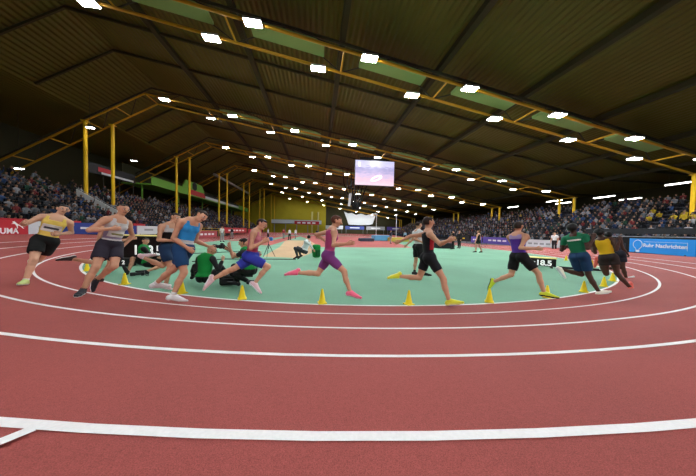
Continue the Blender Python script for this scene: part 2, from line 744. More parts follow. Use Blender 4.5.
def sdf_mesh(prims, h):
    R = [max(p.ra, p.rb) for p in prims]
    lo = np.min([np.minimum(p.a, p.b) - r for p, r in zip(prims, R)], 0) - 3 * h
    hi = np.max([np.maximum(p.a, p.b) + r for p, r in zip(prims, R)], 0) + 3 * h
    n = np.ceil((hi - lo) / h).astype(int) + 1
    D = np.full(n, 1.0, np.float32)
    ax = [lo[i] + h * np.arange(n[i]) for i in range(3)]
    for p, r in zip(prims, R):
        m = r + p.k + 2.5 * h
        i0 = np.maximum(np.floor((np.minimum(p.a, p.b) - m - lo) / h).astype(int), 0)
        i1 = np.minimum(np.ceil((np.maximum(p.a, p.b) + m - lo) / h).astype(int) + 1, n)
        sl = tuple(slice(i0[i], i1[i]) for i in range(3))
        X, Y, Z = np.meshgrid(*[ax[i][sl[i]] for i in range(3)], indexing='ij')
        d, _t = p.dist(np.stack([X, Y, Z], -1))
        d = d.astype(np.float32)
        o = D[sl]
        hh = np.maximum(p.k - np.abs(o - d), 0) / p.k
        D[sl] = np.minimum(o, d) - hh * hh * p.k * .25
    S = D < 0
    corners = [(i, j, k) for i in (0, 1) for j in (0, 1) for k in (0, 1)]
    m = n - 1
    sub = lambda A, c: A[c[0]:c[0] + m[0], c[1]:c[1] + m[1], c[2]:c[2] + m[2]]
    cnt = sum(sub(S, c).astype(np.int8) for c in corners)
    act = (cnt > 0) & (cnt < 8)
    idx = np.argwhere(act)
    ids = np.full(m, -1, np.int32)
    ids[act] = np.arange(len(idx))
    acc = np.zeros((len(idx), 3))
    num = np.zeros(len(idx))
    val = {c: sub(D, c)[act] for c in corners}
    for c in corners:
        for a in range(3):
            if c[a] == 0:
                e = list(c)
                e[a] = 1
                v0, v1 = val[c], val[tuple(e)]
                x = (v0 < 0) != (v1 < 0)
                t = np.where(x, v0 / np.where(x, v0 - v1, 1), 0)
                q = np.tile(np.array(c, float), (len(idx), 1))
                q[:, a] = t
                acc += q * x[:, None]
                num += x
    V = lo + h * (idx + acc / num[:, None])
    Q = []
    for a in range(3):
        b, c = (a + 1) % 3, (a + 2) % 3
        sl0 = [slice(1, -1)] * 3
        sl0[a] = slice(0, -1)
        sl1 = list(sl0)
        sl1[a] = slice(1, None)
        s0, s1 = S[tuple(sl0)], S[tuple(sl1)]
        e = np.argwhere(s0 != s1)
        if not len(e):
            continue
        inside = s0[tuple(e.T)]
        off = np.array([1, 1, 1])
        off[a] = 0
        e = e + off
        def cell(db, dc):
            q = e.copy()
            q[:, b] -= db
            q[:, c] -= dc
            return ids[tuple(q.T)]
        quad = np.stack([cell(1, 1), cell(0, 1), cell(0, 0), cell(1, 0)], 1)
        quad[~inside] = quad[~inside][:, ::-1]
        Q.append(quad)
    Q = np.concatenate(Q)
    # one light smoothing pass
    E_ = np.concatenate([Q[:, [0, 1]], Q[:, [1, 2]], Q[:, [2, 3]], Q[:, [3, 0]]])
    sm = np.zeros_like(V)
    ct = np.zeros(len(V))
    for u, v in ((0, 1), (1, 0)):
        np.add.at(sm, E_[:, u], V[E_[:, v]])
        np.add.at(ct, E_[:, u], 1)
    V = V * .6 + .4 * sm / ct[:, None]
    return V, Q


def vnormals(V, Q):
    a, b, c, d = (V[Q[:, i]] for i in range(4))
    fn = np.cross(c - a, d - b)
    N = np.zeros_like(V)
    for i in range(4):
        np.add.at(N, Q[:, i], fn)
    return N / (np.linalg.norm(N, axis=1)[:, None] + 1e-12)


def unit(v):
    v = np.asarray(v, float)
    return v / (np.linalg.norm(v) + 1e-12)


def rot_about(v, ax, ang):
    ax = unit(ax)
    return v * math.cos(ang) + np.cross(ax, v) * math.sin(ang) + ax * (ax @ v) * (1 - math.cos(ang))


def reach(parent, px, length, sgn):
    """the point on the line of sight through px that lies length away from parent: the farther one for sgn > 0"""
    d = ray(*px)
    d = d / np.linalg.norm(d)
    q = parent - CAM
    b = d @ q
    c = q @ q - length * length
    disc = b * b - c
    s = b + (math.sqrt(disc) * sgn if disc > 0 else 0)
    P = CAM + d * s
    return parent + unit(P - parent) * length


class Pose:
    pass


def pose_from_photo(H, pelvis, neck, head, ground, face, arms, legs, dz=0.0, twist=0.0, look=None, hiptwist=0.0, lean=0):
    """joints in the place; arms / legs: {'R': ((x,y,sign), (x,y,sign), ...)}"""
    J = Pose()
    J.H = H
    G = on_track(*ground) if len(ground) == 2 else np.asarray(ground, float)
    depth = (G - CAM) @ FW + dz
    J.P = CAM + ray(*pelvis) * depth
    J.N = reach(J.P, neck, .295 * H, lean)
    J.up = unit(J.N - J.P)
    f = np.array([math.cos(math.radians(face)), math.sin(math.radians(face)), 0])
    fs = rot_about(f, (0, 0, 1), twist)
    fh = rot_about(f, (0, 0, 1), hiptwist)
    J.fwd = unit(fs - J.up * (fs @ J.up))
    J.left = np.cross(J.up, J.fwd)
    J.hfwd = unit(fh - J.up * (fh @ J.up))
    J.hleft = np.cross(J.up, J.hfwd)
    J.HD = reach(J.N, head, .105 * H, 0)
    lk = look if look is not None else face
    J.look = np.array([math.cos(math.radians(lk)), math.sin(math.radians(lk)), 0])
    J.S, J.E, J.W, J.HP, J.K, J.A, J.T = {}, {}, {}, {}, {}, {}, {}
    for sd, s in (('L', 1), ('R', -1)):
        J.S[sd] = J.N - J.up * .035 * H + J.left * s * .108 * H
        J.HP[sd] = J.P - J.up * .02 * H + J.hleft * s * .052 * H
        e, wr = arms[sd]
        J.E[sd] = reach(J.S[sd], e[:2], .172 * H, e[2])
        J.W[sd] = reach(J.E[sd], wr[:2], .148 * H, wr[2])
        kn, an, to = legs[sd]
        J.K[sd] = reach(J.HP[sd], kn[:2], .245 * H, kn[2])
        J.A[sd] = reach(J.K[sd], an[:2], .238 * H, an[2])
        J.T[sd] = reach(J.A[sd], to[:2], .125 * H, to[2])
    return J


def pose_local(H, P, N, face, arms, legs, head=None, look=None, twist=0.0):
    """joints from plain coordinates (metres, relative to the ground under the figure)"""
    J = Pose()
    J.H = H
    J.P, J.N = np.array(P, float), np.array(N, float)
    J.N = J.P + unit(J.N - J.P) * .295 * H
    J.up = unit(J.N - J.P)
    f = np.array([math.cos(face), math.sin(face), 0])
    J.fwd = unit(f - J.up * (f @ J.up))
    J.left = np.cross(J.up, J.fwd)
    J.hfwd, J.hleft = J.fwd, J.left
    J.HD = J.N + (unit(np.array(head, float)) if head is not None else unit(J.up + np.array([0, 0, 1.2]))) * .105 * H
    lk = face if look is None else look
    J.look = np.array([math.cos(lk), math.sin(lk), 0])
    J.S, J.E, J.W, J.HP, J.K, J.A, J.T = {}, {}, {}, {}, {}, {}, {}
    def ax(v):                                        # local direction: forward, left, up
        v = np.asarray(v, float)
        lf = np.array([-f[1], f[0], 0])
        return unit(f * v[0] + lf * v[1] + np.array([0, 0, v[2]]))
    for sd, s in (('L', 1), ('R', -1)):
        J.S[sd] = J.N - J.up * .035 * H + J.left * s * .108 * H
        J.HP[sd] = J.P - J.up * .02 * H + J.left * s * .052 * H
        e, wr = arms[sd]
        J.E[sd] = J.S[sd] + ax(e) * .172 * H
        J.W[sd] = J.E[sd] + ax(wr) * .148 * H
        kn, an, to = legs[sd]
        J.K[sd] = J.HP[sd] + ax(kn) * .245 * H
        J.A[sd] = J.K[sd] + ax(an) * .238 * H
        J.T[sd] = J.A[sd] + ax(to) * .125 * H
    return J


def body_prims(J, fine=True, female=False):
    H = J.H
    p = []
    A = lambda *a, **k: p.append(Prim(*a, **k))
    P, N, up, fwd, left = J.P, J.N, J.up, J.fwd, J.left
    sp = N - P
    # trunk
    A(P - J.hleft * .035 * H + up * .005 * H, P + J.hleft * .035 * H + up * .005 * H, .062 * H, .062 * H, 'pelvis', k=.03)
    A(P + up * .03 * H, P + sp * .42, .074 * H, .072 * H, 'abdomen', k=.04, w=fwd, ff=.70)
    A(P + sp * .45, P + sp * .82, .078 * H, .098 * H, 'chest', k=.04, w=fwd, ff=.66)
    A(J.S['L'] - left * .03 * H + up * .004 * H, J.S['R'] + left * .03 * H + up * .004 * H, .036 * H, .036 * H, 'yoke', k=.03)
    if fine:
        for s in (1, -1):
            A(P + sp * .70 + left * s * .042 * H + fwd * .032 * H, P + sp * .70 + left * s * .055 * H + fwd * .028 * H, .036 * H, .032 * H, 'chest', k=.03)
            A(P - up * .012 * H - J.hfwd * .032 * H + J.hleft * s * .04 * H, P - up * .03 * H - J.hfwd * .026 * H + J.hleft * s * .042 * H, .05 * H, .046 * H, 'pelvis', k=.03)
            A(N - up * .01 * H + left * s * .02 * H, J.S[{1: 'L', -1: 'R'}[s]] + up * .012 * H - left * s * .02 * H, .03 * H, .026 * H, 'yoke', k=.03)
    # neck and head
    A(N - up * .01 * H, J.HD - unit(J.HD - N) * .03 * H, .033 * H, .031 * H, 'neck', k=.02)
    hu = unit(unit(J.HD - N) + np.array([0, 0, .6]))
    lf = unit(J.look - hu * (J.look @ hu))
    ll = np.cross(hu, lf)
    J.hu, J.hf, J.hl = hu, lf, ll
    hc = J.HD + hu * .012 * H
    J.hc = hc
    A(hc + lf * .012 * H, hc - lf * .014 * H, .047 * H, .050 * H, 'head', k=.015, w=ll, ff=.86)
    A(hc - hu * .022 * H + lf * .018 * H, hc - hu * .048 * H + lf * .026 * H, .036 * H, .024 * H, 'head', k=.03, w=ll, ff=.9)
    if fine:
        A(hc - hu * .004 * H + lf * .058 * H, hc - hu * .021 * H + lf * .069 * H, .0065 * H, .0095 * H, 'head', k=.012)
        A(hc - hu * .002 * H + lf * .05 * H + ll * .02 * H, hc - hu * .002 * H + lf * .05 * H - ll * .02 * H, .01 * H, .01 * H, 'head', k=.015)
        A(hc - hu * .037 * H + lf * .048 * H + ll * .008 * H, hc - hu * .037 * H + lf * .048 * H - ll * .008 * H, .0085 * H, .0085 * H, 'head', k=.01)
        for s in (1, -1):
            A(hc + ll * s * .047 * H - hu * .002 * H - lf * .004 * H, hc + ll * s * .045 * H - hu * .022 * H, .0115 * H, .008 * H, 'ear', k=.008)
    # arms
    for sd, s in (('L', 1), ('R', -1)):
        S, E_, W = J.S[sd], J.E[sd], J.W[sd]
        A(S, S + (E_ - S) * .25, .035 * H, .031 * H, 'uarm', k=.025)
        A(S, E_, .028 * H, .0220 * H, 'uarm', k=.02)
        fd = unit(W - E_)
        A(E_, E_ + (W - E_) * .35, .022 * H, .0240 * H, 'farm', k=.015)
        A(E_ + (W - E_) * .3, W, .023 * H, .0150 * H, 'farm', k=.012)
        inward = -left * s
        th_ = unit(up - fd * (up @ fd)) if abs(up @ fd) < .95 else unit(fwd - fd * (fwd @ fd))
        pn = np.cross(fd, th_)
        if pn @ inward < 0:
            pn = -pn
        if not fine:
            A(W, W + fd * .05 * H, .016 * H, .016 * H, 'hand', k=.01)
        else:
            pe = W + fd * .05 * H + pn * .004 * H
            A(W + fd * .008 * H, pe, .0205 * H, .0235 * H, 'hand', k=.01, w=pn, ff=.5)
            curl = getattr(J, 'curl', .9)
            for i, (o, l) in enumerate(((.0165, .040), (.0055, .045), (-.0055, .042), (-.0165, .034))):
                k0 = pe + th_ * o * H + fd * .008 * H
                d1 = unit(fd * math.cos(curl * .6) + pn * math.sin(curl * .6) + th_ * o * 4)
                d2 = unit(fd * math.cos(curl * 1.7) + pn * math.sin(curl * 1.7))
                k1 = k0 + d1 * l * .55 * H
                A(k0 - fd * .01 * H, k1, .0055 * H, .005 * H, 'hand', k=.003)
                A(k1, k1 + d2 * l * .5 * H, .005 * H, .0042 * H, 'hand', k=.003)
            t0 = W + fd * .018 * H + th_ * .017 * H
            t1 = t0 + unit(fd * .7 + th_ * .6 + pn * .4) * .026 * H
            A(t0, t1, .008 * H, .0062 * H, 'hand', k=.006)
            A(t1, t1 + unit(fd * .9 + pn * .5) * .02 * H, .0062 * H, .005 * H, 'hand', k=.003)
    # legs
    for sd, s in (('L', 1), ('R', -1)):
        hp, K, An, T = J.HP[sd], J.K[sd], J.A[sd], J.T[sd]
        A(hp, hp + (K - hp) * .5, .054 * H, .046 * H, 'thigh' + sd, k=.03)
        A(hp + (K - hp) * .4, K, .047 * H, .031 * H, 'thigh' + sd, k=.02)
        sd_ = unit(An - K)
        back = -unit(J.hfwd - sd_ * (J.hfwd @ sd_))
        A(K, K + (An - K) * .15, .0325 * H, .030 * H, 'shin' + sd, k=.02)
        A(K + (An - K) * .1 + back * .006 * H, K + (An - K) * .45 + back * .010 * H, .029 * H, .0315 * H, 'shin' + sd, k=.02)
        A(K + (An - K) * .4 + back * .006 * H, An, .0295 * H, .0195 * H, 'shin' + sd, k=.02)
        td = unit(T - An)
        dn = unit(sd_ - td * (sd_ @ td)) if abs(sd_ @ td) < .97 else back
        J.dn = getattr(J, 'dn', {})
        J.dn[sd] = dn
        heel = An - td * .022 * H + dn * .02 * H
        ball = An + td * .085 * H + dn * .026 * H
        toe = An + td * .122 * H + dn * .03 * H
        sidev = np.cross(td, dn)
        A(An, heel, .0215 * H, .022 * H, 'foot' + sd, k=.012)
        A(heel, ball, .020 * H, .0225 * H, 'foot' + sd, k=.015, w=dn, ff=.72)
        A(An + td * .01 * H, ball, .021 * H, .017 * H, 'foot' + sd, k=.015)
        A(ball, toe, .022 * H, .016 * H, 'foot' + sd, k=.012, w=dn, ff=.62)
    return p


def labels_of(prims, V):
    best = np.full(len(V), 1e9)
    lab = np.zeros(len(V), int)
    names = sorted({p.g for p in prims})
    for p in prims:
        d, _t = p.dist(V)
        q = d < best
        best[q] = d[q]
        lab[q] = names.index(p.g)
    return np.array(names)[lab]


SKIN = {'pale': mat('pale_skin', 'd9a88c', .55), 'fair': mat('fair_skin', 'cf9a7c', .55), 'tan': mat('tanned_skin', 'b98162', .55), 'dark': mat('dark_skin', '4a2f24', .5)}
HAIR = {'brown': mat('brown_hair', '2e2019', .6), 'black': mat('black_hair', '100e0e', .55), 'fair': mat('fair_hair', '7a5a38', .6), 'red': mat('auburn_hair', '5a3220', .6), 'grey': mat('grey_hair', '77736e', .6)}
EYE_W = mat('eye_white', 'd8d2cc', .4)
EYE_M = mat('eye_dark', '1a1412', .3)
LIP_M = mat('lip_red', '8d4a42', .5)


def submesh(name, V, Q, N, fmask, offset, root, mats_, parent, shrink=.0015):
    """a garment: the faces in fmask lifted off the skin by offset (per vertex), pulled onto it along its edge"""
    q = Q[fmask]
    if not len(q):
        return None
    used, inv = np.unique(q, return_inverse=True)
    q = inv.reshape(-1, 4)
    e = np.sort(np.concatenate([q[:, [0, 1]], q[:, [1, 2]], q[:, [2, 3]], q[:, [3, 0]]]), 1)
    key = e[:, 0].astype(np.int64) * (len(used) + 1) + e[:, 1]
    u, c = np.unique(key, return_counts=True)
    bd = u[c == 1]
    rim = np.unique(np.concatenate([bd // (len(used) + 1), bd % (len(used) + 1)])).astype(int)
    off = np.asarray(offset)[used].copy() if np.ndim(offset) else np.full(len(used), offset)
    W = V[used] + N[used] * off[:, None]
    # even out the rim along itself
    nb = np.zeros_like(W)
    ct = np.zeros(len(W))
    for a, b in ((bd // (len(used) + 1), bd % (len(used) + 1)), (bd % (len(used) + 1), bd // (len(used) + 1))):
        np.add.at(nb, a.astype(int), W[b.astype(int)])
        np.add.at(ct, a.astype(int), 1)
    ok = ct > 0
    for _ in range(7):
        W[ok] = W[ok] * .4 + .6 * (nb[ok] / ct[ok, None])
        nb[:] = 0
        for a, b in ((bd // (len(used) + 1), bd % (len(used) + 1)), (bd % (len(used) + 1), bd // (len(used) + 1))):
            np.add.at(nb, a.astype(int), W[b.astype(int)])
    # turned-in hem, so that the garment has an edge
    n0 = len(W)
    hem = V[used][rim] + N[used][rim] * shrink
    W2 = np.concatenate([W, hem])
    mp = {int(r): n0 + i for i, r in enumerate(rim)}
    bset = set(bd.tolist())
    extra = []
    for a, b in ((0, 1), (1, 2), (2, 3), (3, 0)):
        lo = np.minimum(q[:, a], q[:, b]).astype(np.int64)
        hi = np.maximum(q[:, a], q[:, b])
        kk = lo * (len(used) + 1) + hi
        for i in np.nonzero(np.isin(kk, bd))[0]:
            extra.append((q[i, b], q[i, a], mp[int(q[i, a])], mp[int(q[i, b])]))
    QQ = np.concatenate([q, np.array(extra, dtype=q.dtype)]) if extra else q
    me = mesh_np(name, W2 - root, QQ, True)
    return obj(name, me, mats_, parent)


def person(name, label, cat, J, fit, h=.0085, group=None):
    prims = body_prims(J, True)
    H = J.H
    V, Q = sdf_mesh(prims, h)
    lab = labels_of(prims, V)
    N = vnormals(V, Q)
    low = V[:, 2].min()
    root = np.array([J.P[0], J.P[1], low])
    e = thing(name, label, cat, root, group=group)
    T = (V - J.P) @ J.up / np.linalg.norm(J.N - J.P)
    lx = (V - J.P) @ J.left
    fx = (V - J.P) @ J.fwd
    # face
    r = V - J.hc
    hx, hy, hz = r @ J.hf, r @ J.hl, r @ J.hu
    fc = Q
    def face_of(m):
        return m[fc].sum(1) >= 3
    eye = (lab == 'head') & (hx > .035 * H) & (np.abs(np.abs(hy) - .0185 * H) < .0085 * H) & (np.abs(hz + .007 * H) < .0055 * H)
    lip = (lab == 'head') & (hx > .036 * H) & (np.abs(hy) < .015 * H) & (np.abs(hz + .037 * H) < .0055 * H)
    mi = np.zeros(len(Q), int)
    mi[face_of(lip)] = 2
    body = obj('body', mesh_np('body', V - root, Q, True, mi), [SKIN[fit['skin']], EYE_M, LIP_M], e)
    for sg in (1, -1):                                # eyes: pale ball with a dark iris, dark brow above
        m = (lab == 'head') & (np.abs(hy - sg * .0185 * H) < .007 * H) & (np.abs(hz + .006 * H) < .007 * H) & (hx > .02 * H)
        if not m.any():
            continue
        x0 = hx[m].max()
        rr_ = .0082 * H
        c0 = J.hc + J.hf * (x0 - rr_ * .62) + J.hl * sg * .0185 * H - J.hu * .006 * H - root
        bm = B()
        bmesh.ops.create_uvsphere(bm, u_segments=14, v_segments=10, radius=rr_)
        for f_ in bm.faces:
            f_.smooth = True
            f_.material_index = 1 if f_.calc_center_median().normalized().dot(Vector(J.hf)) > .80 else 0
        for v_ in bm.verts:
            v_.co += Vector(c0)
        obj('eye', bm, [EYE_W, EYE_M], e)
        bm = B()
        tube(bm, [Vector(c0 + J.hf * rr_ * .75 + J.hu * .0125 * H + J.hl * t_ * .009 * H - J.hf * abs(t_) * .002 * H - J.hu * (t_ * sg > .5) * .002 * H) for t_ in (-1, 0, 1)], .0028 * H, 6)
        obj('eyebrow', bm, fit['hair'][1] if fit.get('hair') and fit['hair'][0] != 'cap' else HAIR['brown'], e)
    isin = lambda *g: np.isin(lab, g)
    tt = {}
    for sd in 'LR':
        d = J.K[sd] - J.HP[sd]
        tt['thigh' + sd] = ((V - J.HP[sd]) @ d) / (d @ d)
        d = J.A[sd] - J.K[sd]
        tt['shin' + sd] = ((V - J.K[sd]) @ d) / (d @ d)
    ua = np.full(len(V), 9.0)
    fa = np.full(len(V), 9.0)
    for sd, s in (('L', 1), ('R', -1)):
        m = (lab == 'uarm') & (lx * s > 0)
        d = J.E[sd] - J.S[sd]
        ua[m] = (((V - J.S[sd]) @ d) / (d @ d))[m]
        dn_ = np.linalg.norm(V - (J.E[sd] + J.W[sd]) / 2, axis=1) < .2 * H
        d = J.W[sd] - J.E[sd]
        m = (lab == 'farm') & dn_
        fa[m] = np.minimum(fa[m], (((V - J.E[sd]) @ d) / (d @ d))[m])
    # lower garment
    if fit.get('bottom'):
        kind, tlen, m_ = fit['bottom']
        mk = isin('pelvis', 'abdomen') & (T < .17)
        mk |= isin('chest', 'abdomen') & (T < .17)
        flare = np.full(len(V), .014)
        for sd in 'LR':
            mt = lab == 'thigh' + sd
            mk |= mt & (tt['thigh' + sd] < tlen)
            if kind == 'shorts':
                flare[mt] = .013 + .018 * np.clip(tt['thigh' + sd][mt] / max(tlen, .1), 0, 1)
            if tlen > 1:
                ms = lab == 'shin' + sd
                mk |= ms & (tt['shin' + sd] < tlen - 1)
                if kind == 'trousers':
                    flare[ms] = .018
                    flare[mt] = .014
        if kind == 'tights':
            flare[:] = .010
        submesh({'shorts': 'running_shorts', 'tights': 'running_tights', 'trousers': 'trousers'}[kind], V, Q, N, face_of(mk), flare, root, m_, e)
    if fit.get('top'):
        kind, m_ = fit['top'][:2]
        mk = isin('abdomen', 'chest', 'yoke', 'pelvis') & (T > fit.get('hem', .07))
        scoop = (T > .84) & (fx > 0) & (np.abs(lx) < .05 * H) | (T > .98) | ((T > .93) & (np.abs(lx) < .035 * H))
        if kind in ('singlet', 'crop'):
            arm = (T > .70) & (np.abs(lx) > (.105 - .028 * np.clip((T - .7) / .2, 0, 1)) * H)
            mk &= ~scoop & ~arm
            if kind == 'crop':
                mk &= T > fit.get('hem', .5)
            off = np.full(len(V), .008)
        else:
            mk &= ~((T > .96) & (np.abs(lx) < .038 * H))
            mk |= isin('uarm') & (ua < (.55 if kind == 'tee' else 2))
            off = np.full(len(V), .012)
            off[isin('uarm')] = .014
            if kind == 'jacket':
                mk |= isin('farm') & (fa < .95)
                mk |= isin('uarm')
                off[:] = .016
        t_o = submesh({'singlet': 'singlet', 'crop': 'crop_top', 'tee': 't_shirt', 'jacket': 'jacket'}[kind], V, Q, N, face_of(mk), off, root, m_, e)
        if len(fit['top']) > 2:                      # a panel of another colour down the side or over the front
            lo_, hi_, m2 = fit['top'][2][:3]
            pk = mk & (T > lo_) & (T < hi_) & ((fx > -.005 * H) if len(fit['top'][2]) > 3 and fit['top'][2][3] == 'front' else (T > -9))
            pk &= isin('abdomen', 'chest', 'pelvis', 'yoke')
            submesh('side_panel', V, Q, N, face_of(pk), .011, root, m2, e)
    if fit.get('vest'):
        mk = isin('abdomen', 'chest', 'yoke', 'pelvis') & (T > .0) & (np.abs(lx) < .12 * H) & ~((T > .9) & (fx > 0) & (np.abs(lx) < .03 * H))
        submesh('safety_vest', V, Q, N, face_of(mk), .035, root, fit['vest'], e)
    if fit.get('bib'):
        a, b_, m_ = fit['bib'][:3]
        back = fit.get('bib_back', False)
        mk = isin('abdomen', 'chest') & (T > a) & (T < b_) & (np.abs(lx) < .072 * H) & ((fx < 0) if back else (fx > 0))
        submesh('race_bib', V, Q, N, face_of(mk), .013, root, m_, e)
        if len(fit['bib']) > 3:
            c = (a + b_) / 2
            mk &= (np.abs(T - c) < (b_ - a) * .16) & (np.abs(lx) < .055 * H)
            submesh('bib_number_strip', V, Q, N, face_of(mk), .0155, root, fit['bib'][3], e)
    for sd in 'LR':
        if fit.get('socks'):
            mk = (lab == 'shin' + sd) & (tt['shin' + sd] > fit['socks'][0])
            submesh('sock', V, Q, N, face_of(mk), .005, root, fit['socks'][1], e)
        mk = (lab == 'foot' + sd) | ((lab == 'shin' + sd) & (tt['shin' + sd] > .97))
        so = submesh('running_shoe' if fit.get('run', True) else 'shoe', V, Q, N, face_of(mk), .006, root, fit['shoe'], e)
        if so is not None:
            mk = (lab == 'foot' + sd) & (N @ J.dn[sd] > .45)
            submesh('shoe_sole', V, Q, N, face_of(mk), .012, root, fit.get('sole', M_WHITE), so)
    if fit.get('hair'):
        style, m_ = fit['hair']
        mk = (lab == 'head') | ((lab == 'ear') & False)
        if style == 'short':
            mk &= (hz > .026 * H) & (hx < .052 * H) | (hx < .018 * H) & (hz > .004 * H) | (hx < -.006 * H) & (hz > -.036 * H)
            submesh('hair', V, Q, N, face_of(mk), .012, root, m_, e)
        elif style == 'curly':
            mk &= (hz > .024 * H) & (hx < .052 * H) | (hx < .018 * H) & (hz > .004 * H) | (hx < -.006 * H) & (hz > -.034 * H)
            submesh('hair', V, Q, N, face_of(mk), .028, root, m_, e)
        elif style == 'shaved':
            mk &= (hz > .026 * H) & (hx < .045 * H) | (hx < -.01 * H) & (hz > -.02 * H)
            submesh('hair', V, Q, N, face_of(mk), .003, root, m_, e)
        elif style == 'cap':
            mk &= (hz > .012 * H)
            c_ = submesh('cap', V, Q, N, face_of(mk), .014, root, m_, e)
            bm = B()
            a = J.hc + J.hf * .045 * H + J.hu * .018 * H - root
            q = [bm.verts.new(a + J.hl * y * H + J.hf * x * H - J.hu * x * .2 * H) for x, y in ((0, .034), (.03, .03), (.042, .012), (.042, -.012), (.03, -.03), (0, -.034))]
            f_ = bm.faces.new(q)
            g_ = bmesh.ops.extrude_face_region(bm, geom=[f_])['geom']
            for v in g_:
                if isinstance(v, bmesh.types.BMVert):
                    v.co += Vector(J.hu * .008)
            obj('cap_peak', bm, m_, c_)
    return e


def tangent(x, y):
    th_ = math.atan2(y - TCY, x - TCX)
    return math.degrees(math.atan2(math.cos(th_), -math.sin(th_)))


def col(name, hexc, rough=.75):
    return mat(name, hexc, rough)
#@@PART3
# ------------------------------------------------------------------ runners
M_LIME = col('lime_shoe', 'd6e43a', .5)
M_PINKSH = col('pink_shoe', 'f2688a', .5)
M_PALESH = col('pale_pink_shoe', 'e8c6cc', .5)
M_BIB = col('bib_white', 'dcdad6')
M_BIBT = col('bib_print', '3c3a40')


def runner(label, fit, g, P, N, HD, arms, legs, H=1.84, dz=0.0, face=None, look=None, twist=0.0, hiptwist=0.0, curl=1.1, group='runners on the indoor track'):
    G = on_track(*g)
    fz = tangent(G[0], G[1]) if face is None else face
    J = pose_from_photo(H, P, N, HD, g, fz, arms, legs, dz, twist, look, hiptwist)
    J.curl = curl
    return person('runner', label, 'runner', J, fit, group=group)


runner('runner in pale yellow singlet and black shorts leaning into the bend',
       dict(skin='pale', top=('singlet', col('pale_yellow_vest', 'e9cd62')), bottom=('shorts', .62, col('black_shorts', '121516')), shoe=col('pale_lime_shoe', 'c9dc8c', .5), sole=M_WHITE,
            hair=('short', HAIR['black']), bib=(.36, .66, M_BIB, M_BIBT), socks=(.88, M_WHITE)),
       (25, 281), (46, 240), (58, 216), (64.5, 207.5),
       {'R': ((34, 220, -.2), (23.5, 224, -.3)), 'L': ((70.5, 227, .3), (64, 233.5, -.6))},
       {'R': ((34.5, 257, -.5), (28.5, 273.5, 0), (23.5, 281, -.4)), 'L': ((42, 255.5, .4), (32.5, 263, .9), (31.5, 269, .5))}, H=1.84, twist=-.2)
runner('runner in white vest with dark purple shorts and shaved head on the bend',
       dict(skin='fair', top=('singlet', col('white_vest', 'cfcacb'), (.22, .5, col('lilac_band', '8c7f98'))), bottom=('shorts', .62, col('plum_shorts', '2c2634')), shoe=col('black_white_shoe', '2a2f36', .5),
            hair=('shaved', HAIR['brown']), bib=(.3, .52, M_BIB, col('bib_olive', '8c8850')), socks=(.9, M_DK)),
       (82, 291), (110.5, 244.5), (119, 216.5), (123.8, 208.5),
       {'R': ((91, 229, -.5), (117, 228.5, -.6)), 'L': ((130.5, 230, .3), (126.5, 242.5, -.5))},
       {'R': ((96.8, 264.5, -.6), (85.4, 286, .2), (80.5, 291.5, -.5)), 'L': ((114.5, 264, -.7), (97.5, 279, .9), (96.5, 286, .2))}, H=1.86, dz=.05, twist=.25)
runner('runner half hidden behind the white vest, trailing a dark shoe over the track',
       dict(skin='fair', top=('singlet', col('lilac_vest', 'b5aac0')), bottom=('shorts', .5, col('grey_plum_shorts', '4c4450')), shoe=col('dark_brown_shoe', '3a2a2c', .5), hair=('short', HAIR['brown']), bib=(.3, .55, M_BIB)),
       (96, 284), (107, 246), (114, 222), (117, 214),
       {'R': ((99, 238, 0), (101, 248, -.3)), 'L': ((118, 240, .4), (124, 240, 0))},
       {'R': ((96.5, 262, 0), (76, 259.5, .2), (69, 259.5, 0)), 'L': ((110, 266, 0), (99, 284, 0), (104, 288, 0))}, H=1.76, dz=.55)
runner('runner in pale and black vest with navy shorts, just behind the blue vest',
       dict(skin='fair', top=('singlet', col('pale_grey_vest', 'b9b4b4'), (.15, .68, M_BLACK)), bottom=('shorts', .68, col('navy_shorts', '1d3a5c')), shoe=M_PALESH, hair=('short', HAIR['brown']), socks=(.9, M_WHITE)),
       (165, 288), (168.8, 247), (170.6, 225.5), (175.8, 217.6),
       {'R': ((159, 238.5, -.3), (170, 240.5, -.4)), 'L': ((180, 239, .3), (186, 238, -.2))},
       {'R': ((170.5, 268, 0), (166.5, 281.5, 0), (171, 287.5, .2)), 'L': ((162, 266.5, .2), (150.5, 260.5, .2), (146, 257, 0))}, H=1.84, dz=0)
runner('runner in bright blue singlet and navy shorts stepping on the inner track line',
       dict(skin='fair', top=('singlet', col('bright_blue_vest', '2c8ed2'), (.1, .3, col('pale_waist', 'bfc2c2'))), bottom=('shorts', .72, col('petrol_shorts', '16406a')), shoe=col('white_shoe', 'dedede', .5), hair=('short', HAIR['brown']), socks=(.84, M_WHITE)),
       (175, 299), (184, 248), (189.5, 226.5), (195.5, 219),
       {'R': ((173, 239, -.4), (188, 248.5, -.4)), 'L': ((196, 239, .3), (203, 244, .2))},
       {'R': ((183.5, 269.5, -.2), (175.8, 289.5, .1), (182.5, 297, 0)), 'L': ((176, 266, .4), (164, 277, .3), (160, 284, 0))}, H=1.84)
runner('runner in coral singlet and royal blue shorts with pale shoes, behind kneeling photographer',
       dict(skin='fair', top=('singlet', col('coral_vest', 'd2788a'), (.0, .35, col('crimson_waist', 'b03a5c'))), bottom=('shorts', .78, col('royal_shorts', '2c38a4')), shoe=M_PALESH, hair=('short', HAIR['brown'])),
       (258, 296), (251.5, 255.5), (255.8, 233), (261.3, 225),
       {'R': ((251, 246, -.3), (265, 241, -.3)), 'L': ((246, 244, .4), (254, 250, .3))},
       {'R': ((268, 266.5, 0), (254.5, 283.5, 0), (264, 291.5, 0)), 'L': ((233.5, 269, .2), (213, 279, .2), (207, 290, 0))}, H=1.84, twist=.3)
